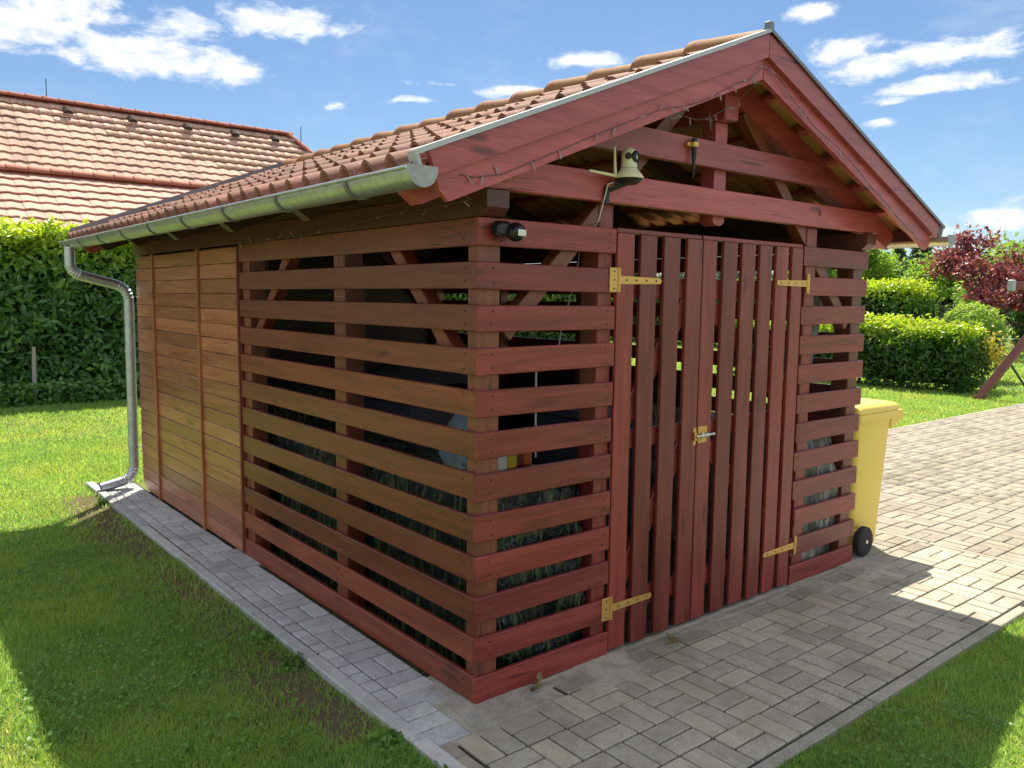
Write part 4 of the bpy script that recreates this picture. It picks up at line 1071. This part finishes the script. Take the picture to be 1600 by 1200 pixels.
def hedge(name, x0, y0, x1, y1, h, n, size, m_, label, seed, top_yellow=.55, group=None, faces=('x0', 'y0', 'top', 'x1')):
    r_ = np.random.default_rng(seed); root = thing(name, ((x0+x1)/2, (y0+y1)/2, -.03), label, 'hedge', group)
    dx, dy = x1-x0, y1-y0; ar = {'x0': dy*h, 'x1': dy*h, 'y0': dx*h, 'y1': dx*h, 'top': dx*dy*1.6}
    tot = sum(ar[k] for k in faces); Ps, Ns = [], []
    for k in faces:
        q = int(n*ar[k]/tot); u, v = r_.random(q), r_.random(q)
        dep = r_.random(q)**1.3*.34*min(1, dx, dy) - .05
        if k == 'x0': p = np.stack([x0+dep, y0+u*dy, v*h], 1); nn = (-1, 0, .35)
        if k == 'x1': p = np.stack([x1-dep, y0+u*dy, v*h], 1); nn = (1, 0, .35)
        if k == 'y0': p = np.stack([x0+u*dx, y0+dep, v*h], 1); nn = (0, -1, .35)
        if k == 'y1': p = np.stack([x0+u*dx, y1-dep, v*h], 1); nn = (0, 1, .35)
        if k == 'top': p = np.stack([x0+u*dx, y0+v*dy, h-dep*.9], 1); nn = (0, 0, 1)
        Ps.append(p); Ns.append(np.tile(nn, (q, 1)).astype(float))
    P, N = np.concatenate(Ps), np.concatenate(Ns)
    bl = (vnoise(P[:, 0]+P[:, 1]*.7, P[:, 2], .35, seed)-.5)*.24 + (vnoise(P[:, 0]*1.3+P[:, 1], P[:, 2]+7, .13, seed+1)-.5)*.13
    P = P+N*bl[:, None]; P[:, 2] = np.maximum(P[:, 2], .03); P[:, 2] += (P[:, 2] > h*.93)*r_.random(len(P))**3*.14
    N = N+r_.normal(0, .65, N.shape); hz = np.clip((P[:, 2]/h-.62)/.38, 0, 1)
    rn = np.clip(.10+.30*r_.random(len(P))+top_yellow*hz**1.6*(.55+.6*r_.random(len(P)))+.25*np.clip(bl*3, 0, 1)+(r_.random(len(P)) > .93)*.2, 0, 1)  # leaf colour turns yellower towards the top
    sz = size*(.6+.7*r_.random(len(P)))
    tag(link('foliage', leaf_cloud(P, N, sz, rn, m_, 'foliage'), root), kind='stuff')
    c = MB(); ii = .17; c.box((x0+ii, y0+ii, .12), (x1-ii, y1-ii, h-ii), 0);  # dark inner box added to block light through the leaves
    for k in range(max(2, int(max(dx, dy)/.8))):
        t = (k+.5)/max(2, int(max(dx, dy)/.8)); px_ = x0+dx*t if dx > dy else (x0+x1)/2; py_ = y0+dy*t if dy >= dx else (y0+y1)/2
        c.tube([(px_, py_, -.03), (px_+.03, py_, .2)], .035, 6)
    c.build('branches', M_hcore, root); return root
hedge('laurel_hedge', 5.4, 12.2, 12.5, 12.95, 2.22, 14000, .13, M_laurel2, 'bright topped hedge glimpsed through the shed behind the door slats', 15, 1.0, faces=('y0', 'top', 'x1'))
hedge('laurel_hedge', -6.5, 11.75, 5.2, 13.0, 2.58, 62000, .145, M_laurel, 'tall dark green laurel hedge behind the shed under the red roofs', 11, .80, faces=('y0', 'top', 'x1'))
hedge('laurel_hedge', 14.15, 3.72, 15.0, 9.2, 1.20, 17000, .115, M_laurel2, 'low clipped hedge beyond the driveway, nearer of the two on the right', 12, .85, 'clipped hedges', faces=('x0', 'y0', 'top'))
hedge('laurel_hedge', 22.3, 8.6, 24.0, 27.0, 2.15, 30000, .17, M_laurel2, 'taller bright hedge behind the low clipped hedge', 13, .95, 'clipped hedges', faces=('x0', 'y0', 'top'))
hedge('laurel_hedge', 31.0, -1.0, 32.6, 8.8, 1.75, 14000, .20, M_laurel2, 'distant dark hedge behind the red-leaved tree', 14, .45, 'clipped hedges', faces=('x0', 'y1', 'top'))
# clover among the grass close to the camera
P = np.concatenate([lawn(-4, -2.6, -.4, 5, 1500, 0, 6), lawn(-.4, -3.5, 3.0, -1.07, 1500, 0, 6)]); P = P[in_lawn(P)]
P = P[(rng.random(len(P)) > bare(P)) & (vnoise(P[:, 0], P[:, 1], .28, 41)*.6+vnoise(P[:, 0], P[:, 1], .09, 42)*.4 > .50)]
P[:, 2] = -.012+.022*rng.random(len(P)); N = rng.normal(0, .35, P.shape)+np.array([0, 0, 1])
tag(link('clover_leaves', leaf_cloud(P, N, .015+.012*rng.random(len(P)), .3+.6*rng.random(len(P)), M_weed, 'clover_leaves', .8, 0, .1)), kind='stuff', label='small clover leaves among the lawn grass')
# low plants along the foot of the tall hedge
P = np.stack([-5+rng.random(9000)*9, 11.35+rng.random(9000)*.5, .0+rng.random(9000)**1.5*.32], 1); N = rng.normal(size=P.shape)*.5+np.array([0, -.5, .8])
tag(link('ground_cover', leaf_cloud(P, N, .06+.05*rng.random(len(P)), np.clip(.15+.4*rng.random(len(P)), 0, 1), M_laurel, 'ground_cover', .6)), kind='stuff', label='low leafy ground cover along the foot of the tall hedge')
st = MB(); st.tube([(.235, 11.55, -.03), (.24, 11.53, .5), (.25, 11.52, .86)], [.032, .030, .026], 8)
tag(st.build('wooden_stake', M_stake, None, True), 'pale wooden stake standing against the tall laurel hedge', 'stake')

def tree(name, base, height, fork, crown_r, tr_r, n_leaf, size, m_, label, seed, cat='tree', flat=1.0, up_=.5, levels=4, group=None, spread=.30, zmin=.4):
    r_ = random.Random(seed); root = thing(name, base, label, cat, group)
    tb = MB(); bx, by, bz = base; tips = []
    p = Vector(base); pts = [p.copy()]
    for k in range(4): p = p+Vector((r_.gauss(0, .05), r_.gauss(0, .05), fork/4)); pts.append(p.copy())
    tb.tube(pts, tr_r, 9, r1=tr_r*.72); tb.build('trunk', M_bark, root, True)
    br = MB()
    def grow(p, d, L, rad, lv):
        q = [p.copy()]; dd = d.copy()
        for k in range(3):
            dd = (dd+Vector((r_.gauss(0, .16), r_.gauss(0, .16), r_.gauss(.05, .10)))).normalized(); p = p+dd*L/3; q.append(p.copy())
            if lv <= 1: tips.append((p.copy(), dd.copy()))
        br.tube(q, rad, 5, r1=rad*.6)
        if lv == 0: return
        for k in range(r_.choice((2, 3, 3))):
            nd = (dd+Vector((r_.gauss(0, .6), r_.gauss(0, .6), r_.gauss(up_*.3, .35)))).normalized(); grow(p, nd, L*r_.uniform(.62, .82), rad*.58, lv-1)
    n0 = 5
    for k in range(n0):
        a = 2*math.pi*(k+r_.random()*.6)/n0; d = Vector((math.cos(a)*flat, math.sin(a)*flat, up_+r_.random()*.5)).normalized()
        grow(pts[-1 if k % 2 else -2], d, (height-fork)*.36, tr_r*.5, levels-1)
    br.build('branches', M_bark, root, True)
    T_ = np.array([t[0] for t in tips]); T_[:, 2] = np.minimum(T_[:, 2], bz+height)
    idx = rng.integers(0, len(T_), n_leaf); P = T_[idx]+rng.normal(0, spread, (n_leaf, 3))*np.array([1, 1, .75])
    P[:, 2] = np.where(P[:, 2] < bz+zmin, bz+zmin+rng.random(n_leaf)*.5, P[:, 2]); N = rng.normal(size=P.shape)+np.array([0, 0, .7]); wgt = np.array([r_.random() for _ in tips])[idx]
    tag(link('crown', leaf_cloud(P, N, size*(.6+.8*rng.random(n_leaf)), np.clip(.15+.5*rng.random(n_leaf)+.4*(wgt-.5)+.3*np.clip((P[:, 2]-bz)/height-.5, 0, 1), 0, 1), m_, 'crown', .55), root), kind='stuff')
    return root
tree('plum_tree', (27.0, 8.3, -.03), 4.5, 1.6, 2.4, .16, 8600, .155, M_plum, 'dark red-leaved ornamental plum tree on the lawn by the hedge', 5, up_=.48, flat=1.65, spread=.20, zmin=1.55)
tree('deciduous_tree', (37.5, 18.6, -.03), 5.0, 1.0, 2.4, .12, 13000, .20, M_green, 'pale green tree rising behind the hedge, just under the right gutter', 8, group='trees beyond the garden', up_=.6)
tree('deciduous_tree', (40.0, 15.8, -.03), 4.4, .9, 2.2, .12, 9000, .20, M_green, 'smaller pale green tree right of its lookalike, left of the plum', 9, group='trees beyond the garden', up_=.6)
tree('deciduous_tree', (34.0, 8.4, -.03), 5.2, 1.0, 2.2, .12, 8000, .2, M_green, 'green tree at the right edge behind the red-leaved plum', 10, group='trees beyond the garden', up_=.6)
def conifer(base, h, r_, n, label, seed):
    root = thing('conifer_tree', base, label, 'tree', 'far grey-green conifers'); rr = np.random.default_rng(seed)
    b = MB(); b.tube([base, (base[0], base[1], h*.97)], .22, 8, r1=.03); b.build('trunk', M_bark, root, True)
    t = rr.random(n)**.8; a = rr.random(n)*6.283; tier = .75+.25*np.sin(t*38); rad = r_*(1-t)**.8*tier*np.sqrt(rr.random(n))
    P = np.stack([base[0]+rad*np.cos(a), base[1]+rad*np.sin(a), .5+t*(h-.5)-rad*.25], 1)
    N = np.stack([np.cos(a), np.sin(a), .6+0*a], 1)+rr.normal(0, .4, P.shape)
    tag(link('crown', leaf_cloud(P, N, .35+.3*rr.random(n), rr.random(n), M_fir, 'crown', .3, .5), root), kind='stuff')
conifer((58, 24.5, -.03), 6.6, 2.6, 5000, 'tallest grey-green conifer showing just above the plum tree', 1)
conifer((61, 27.5, -.03), 5.7, 2.6, 5000, 'rounded grey-green conifer left of the tallest one', 2)
conifer((63, 22.0, -.03), 4.9, 2.8, 5000, 'lowest grey-green conifer behind the plum crown', 3)
# far belt of trees closing the horizon
def belt(pts, h, n, size, m_, label, seed):
    rr = np.random.default_rng(seed); P = []
    for (a, c) in zip(pts[:-1], pts[1:]):
        q = n//(len(pts)-1); t = rr.random(q); x = a[0]+(c[0]-a[0])*t+rr.normal(0, 1.2, q); y = a[1]+(c[1]-a[1])*t+rr.normal(0, 1.2, q)
        top = h*(.55+.6*vnoise(x+y*.6, y*0, 4.0, seed)); P.append(np.stack([x, y, rr.random(q)**.7*top], 1))
    P = np.concatenate(P); N = rr.normal(size=P.shape)+np.array([-.5, -.5, .6])
    tag(link('far_woodland', leaf_cloud(P, N, size*(.6+.8*rr.random(len(P))), np.clip(.1+.5*rr.random(len(P)), 0, 1), m_, 'far_woodland', .6)), kind='stuff', label=label)
belt([(70, 60), (90, 30), (100, 0), (95, -30)], 5.0, 26000, .8, M_fir, 'far-off grey-green wood along the horizon on the right', 21)
belt([(-40, 60), (0, 70), (40, 65), (70, 60)], 5.0, 22000, .8, M_fir, 'far-off wood behind the houses', 22)
# ball-shaped shrub
bs = thing('ball_shrub', (17.4, 4.95, -.03), 'rounded light green shrub rising behind the end of the low hedge', 'shrub')
n = 5200; v = rng.normal(size=(n, 3)); v /= np.linalg.norm(v, axis=1, keepdims=True); rad = .66*(1-.28*rng.random(n)**1.6)*(1+.16*(vnoise(v[:, 0]*3, v[:, 2]*3+v[:, 1]*2, .6, 31)-.5))
P = np.array([17.4, 4.95, .97])+v*rad[:, None]*np.array([1, 1, 1.03])
tag(link('foliage', leaf_cloud(P, v+rng.normal(0, .6, v.shape), .075+.06*rng.random(n), np.clip(.25+.3*rng.random(n)+.4*np.clip(v[:, 2], 0, 1), 0, 1), M_green, 'foliage'), bs), kind='stuff')
b = MB(); b.tube([(17.4, 4.95, -.03), (17.38, 4.95, .5), (17.42, 4.97, 1.0)], .04, 7, r1=.02); b.build('stem', M_bark, bs, True)
ys = thing('yellowing_bush', (15.35, 3.85, -.03), 'small yellowing bush at the end of the low hedge by the green post', 'shrub')
n = 900; P = np.array([15.2, 3.85, .72])+rng.normal(0, .17, (n, 3))*np.array([1.1, 1.1, 1.0])
tag(link('foliage', leaf_cloud(P, rng.normal(size=(n, 3))+np.array([0, 0, .6]), .07+.05*rng.random(n), rng.random(n), M_yell, 'foliage'), ys), kind='stuff')
b = MB(); b.tube([(15.2, 3.85, -.03), (15.2, 3.85, .7)], .015, 6); b.tube([(15.2, 3.85, .3), (15.1, 3.9, .8)], .008, 5); b.build('stem', M_bark, ys, True)

# wire fence with green posts
fe = thing('wire_fence', (15.6, 2.0, -.03), 'green wire mesh fence with braced end post by the low hedge', 'fence')
b = MB(); b.tube([(15.6, 3.75, -.03), (15.6, 3.75, 1.05)], .03, 10); b.build('post', M_gpost, fe, True)
for (dx, dy) in ((0, -.62), (-.95, .75)):
    b = MB(); b.tube([(15.6+dx, 3.75+dy, -.03), (15.6, 3.75, .88)], .022, 8); b.build('brace', M_gpost, fe, True)
for yy in (1.0, -1.6):
    b = MB(); b.tube([(15.6, yy, -.03), (15.6, yy, 1.05)], .026, 10); b.build('post', M_gpost, fe, True)
b = MB(); yy = 3.75
V, F = [], []
def wire(p0, p1, r_=.0016):
    b.tube([p0, p1], r_, 3, cap=False)
for s_ in np.arange(-2.2, 5.0, .075):
    a0 = Vector((15.6, 3.75-max(0, s_), max(0, -s_))); 
    for sg in (1, -1):
        y_0 = 3.75-s_; z_0 = 0.0; y_1 = y_0-1.0; z_1 = 1.0
        if sg < 0: z_0, z_1 = 1.0, 0.0
        # clip to y <= 3.75
        if y_0 > 3.75:
            t = (y_0-3.75)/1.0
            if t >= 1: continue
            z_0 = z_0+(z_1-z_0)*t; y_0 = 3.75
        wire((15.6, y_0, z_0), (15.6, y_1, z_1))
for z in (.02, .5, 1.0): wire((15.6, 3.75, z), (15.6, -2.2, z), .0025)
tag(b.build('wire_mesh', M_gpost, fe), kind='stuff')

# swing frame at the right edge
sw = thing('swing_frame', (15.3, 2.2, -.03), 'red timber swing frame with slanting leg at the right edge', 'swing')
def leg(p0, p1): 
    return board('leg', p0, p1, (.5, -.3, .6), .12, .12, M_swing, sw, .006)
f0 = Vector((13.55, 3.27, -.03)); ap = Vector((14.54, 2.34, 1.93)) 
leg(f0, ap); leg((15.7, 1.75, -.03), ap+Vector((.10, .02, -.0)))
dirb = Vector((.78, -.62, 0)); be = ap+dirb*3.0
board('top_beam', ap-dirb*.95+Vector((0, 0, .06)), be+Vector((0, 0, .06)), (0, 0, 1), .14, .12, M_swing, sw, .006)
leg(be+Vector((-1.2, -.2, -1.96)), be); leg(be+Vector((.9, -.3, -1.96)), be)
b = MB(); c = ap-dirb*.97+Vector((0, 0, .06)); b.cbox(c, dirb, (0, 0, 1), .06, .20, .17, .015); b.build('beam_cap', M_zincl, sw)

# small weeds along the kerb and dead leaves on the paving
wd0 = None
def weed(x, y, s_, label):
    n = 46; a = rng.random(n)*6.283; r_ = s_*rng.random(n)**.7
    P = np.stack([x+r_*np.cos(a), y+r_*np.sin(a), -.02+s_*.55*rng.random(n)], 1); N = np.stack([np.cos(a)*.5, np.sin(a)*.5, np.ones(n)], 1)+rng.normal(0, .35, (n, 3))
    root = thing('weed', (x, y, -.03), label, 'weed', 'weeds along the kerb')
    tag(link('leaves', leaf_cloud(P, N, .022+.022*rng.random(n), rng.random(n), M_weed, 'leaves', .7, .1), root), kind='stuff')
    b = MB()
    for k in range(9):
        q = rng.integers(0, n); b.tube([(x+jit(.008), y+jit(.008), -.03), tuple(P[q])], .0014, 4)
    b.build('stems', M_weed, root)
for (x, y, s_, lab) in ((-.43, -.02, .085, 'green weed clump at the kerb nearest the shed corner'), (-.46, -.30, .10, 'largest weed clump at the bottom edge by the kerb'), (-.41, .86, .055, 'small weed clump halfway along the kerb'),
        (-.42, 1.22, .06, 'leafy weed beside the kerb below the slatted wall'), (-.40, 4.55, .05, 'weed growing under the end of the downpipe')):
    weed(x, y, s_, lab)
for (x, y, lab) in ((.305, -.055, 'crumpled dead leaf by the front left corner of the shed'), (1.13, -.09, 'pale dead leaf in front of the double doors')):
    n = 9; P = np.stack([x+rng.normal(0, .018, n), y+rng.normal(0, .014, n), .004+.018*rng.random(n)], 1)
    o = link('dead_leaf', leaf_cloud(P-np.array([x, y, 0]), rng.normal(size=(n, 3))+np.array([0, 0, 1]), .03+.02*rng.random(n), rng.random(n), M_dry, 'dead_leaf', .6, 0, .5), None, Matrix.Translation((x, y, 0)))
    tag(o, lab, 'leaf', 'dead leaves on the paving')

# ------------------------------------------------------------------ neighbouring house and outbuilding
def flat_tile(m_, wd, ln, name='roof_tile'):
    b = MB(); nu = 7; grid = []; wd = wd*.962
    for k in range(nu):
        u = k/(nu-1); h = .005*math.sin(2*math.pi*u)
        yb = -.024*math.cos(2*math.pi*u)
        grid.append([Vector((u*wd-wd/2, yb+(ln-yb)*t, h*(1-.5*t))) for t in (0, 1)])
    b.sheet(grid, .028); return b.mesh(name, m_, True)
def gable_house(name, label, x0, x1, ry, rz, pitch, depth, m_t, m_r, hip=0.0, rows=14, xv=(-4.5, 10)):
    root = thing(name, ((x0+x1)/2, ry, -.03), label, 'building')
    tn = math.tan(R(pitch)); ez = rz-depth*tn
    wl = MB(); wl.prism([(x0+.4, ry-depth+.5, -.03), (x1-.4, ry-depth+.5, -.03), (x1-.4, ry+depth-.5, -.03), (x0+.4, ry+depth-.5, -.03)], (0, 0, ez+.25)); 
    wl.prism([(x0+.4, ry-depth+.5, ez+.22), (x0+.4, ry, rz-.2), (x0+.4, ry+depth-.5, ez+.22)], (.25, 0, 0)); wl.build('wall', M_plaster, root)
    for k in range(4):
        xx = x0+2+k*(x1-x0-4)/3; b = MB(); b.box((xx-.6, ry-depth+.47, 1.0), (xx+.6, ry-depth+.505, 2.1), .01); wdw = b.build('window', M_white, root)
        c = MB(); c.box((xx-.52, ry-depth+.455, 1.08), (xx+.52, ry-depth+.468, 2.02), .002); c.build('pane', M_black, wdw)
    rf = MB(); xr = x1; t_ = .10
    hx = lambda y: x1+hip*(ry-y)
    rf.add([(x0, ry, rz-.05), (x1, ry, rz-.05), (hx(ry-depth), ry-depth, ez-.05), (x0, ry-depth, ez-.05), (hx(ry-depth), ry+depth, ez-.05), (x0, ry+depth, ez-.05)],
           [(0, 3, 2, 1), (0, 1, 4, 5), (1, 2, 4)])
    roof_ = rf.build('roof', m_t, root)
    wd, ex = .30, .335; me = flat_tile(m_t, wd, .40)
    ups = Vector((0, math.cos(R(pitch)), math.sin(R(pitch)))); nrm = Vector((0, -math.sin(R(pitch)), math.cos(R(pitch))))
    cnt = []
    for r_ in range(rows):
        s_ = (r_+1)*ex; base = Vector((0, ry, rz))-ups*s_
        xx = xv[0]
        while xx < min(xv[1], hx(base.y)-.08):
            cnt.append((xx, base)); xx += wd*.985
    til_ = .115
    u2 = ups*math.cos(til_)-nrm*math.sin(til_); n2 = nrm*math.cos(til_)+ups*math.sin(til_)
    vis = lambda q: inview(q[0], q[1].y, q[1].z, 1.03)
    cnt.sort(key=lambda q: (0 if vis(q) else 1, (q[0]-CP.x)**2+(q[1].y-CP.y)**2))
    tv = np.array([v.co for v in me.vertices]); tf = [tuple(p.vertices) for p in me.polygons]; V_, F_, R_ = [], [], []
    for k, (xx, base) in enumerate(cnt):
        M = Matrix((Vector((1, 0, 0)), u2, n2)).transposed().to_4x4() @ Matrix.Rotation(jit(.006), 4, 'Z'); M.translation = Vector((xx, base.y, base.z))+nrm*(.055+jit(.003))
        if k < 285: link('roof_tile', me, roof_, M)
        else:
            A = np.array(M); n0 = sum(len(a) for a in V_); V_.append(tv@A[:3, :3].T+A[:3, 3]); F_ += [tuple(i+n0 for i in f) for f in tf]; R_ += [rng.random()]*len(tv)
    if V_: tag(link('remaining_tiles', np_mesh('remaining_tiles', np.concatenate(V_), np.array(F_), m_t, R_), roof_), kind='stuff')
    cm_ = cap_mesh(.46, .125, .112, m_r, 8)
    xx = max(x0, xv[0]-1)
    while xx < x1:
        M = Matrix.Translation((xx, ry, rz+.03)) @ Matrix.Rotation(-math.pi/2, 4, 'Z') @ Matrix.Rotation(jit(.006), 4, 'X'); link('ridge_tile', cm_, roof_, M); xx += .385
    if hip:
        p0, p1 = Vector((x1, ry, rz+.03)), Vector((hx(ry-2.2), ry-2.2, rz-2.2*tn+.05)); dv = (p1-p0); n_ = int(dv.length/.385)
        for k in range(n_):
            d_ = dv.normalized(); z_ = Vector((.5, -.4, 1)); xax = d_.cross(z_).normalized(); zax = xax.cross(d_)
            M = Matrix((xax, d_, zax)).transposed().to_4x4(); M.translation = p0+dv*(k/n_); link('ridge_tile', cm_, roof_, M)
    return root, roof_, ups, nrm
hs, hroof, hu, hn = gable_house('house', 'large neighbouring house with weathered red tiled hip roof', -14, 9.3, 22.55, 6.7, 40, 5.2, M_htile, M_hridge, .57, 15, (-3.5, 12))
for xv_ in (2.95, 4.55, 6.05, 7.42, 8.68):
    b = MB(); p = Vector((xv_, 22.55, 6.7))-hu*.62+hn*.10
    n = 8; arcp = [p+Vector((.12*math.cos(math.pi*k/n), 0, 0))+hn*(.11*math.sin(math.pi*k/n)) for k in range(n+1)]
    b.prism(arcp, hu*.22); v_ = b.build('roof_vent', M_bark, hroof)
    c = MB(); c.prism([q*.82+p*.18-hu*.004 for q in arcp], -hu*.004); c.build('vent_mouth', M_black2, hroof)
for (x, y, z) in ((2.55, 22.55, 6.7), (9.55, 22.1, 6.35)):
    b = MB(); b.tube([(x, y, z), (x, y, z+.62)], .012, 6); b.build('lightning_rod', M_black2, hs)
gable_house('outbuilding', 'lower outbuilding with pink red tiled roof behind the tall hedge', -12, 7.5, 16.05, 3.98, 30, 2.9, M_ltile, M_hridge, 0.0, 9, (-3.0, 7.4))
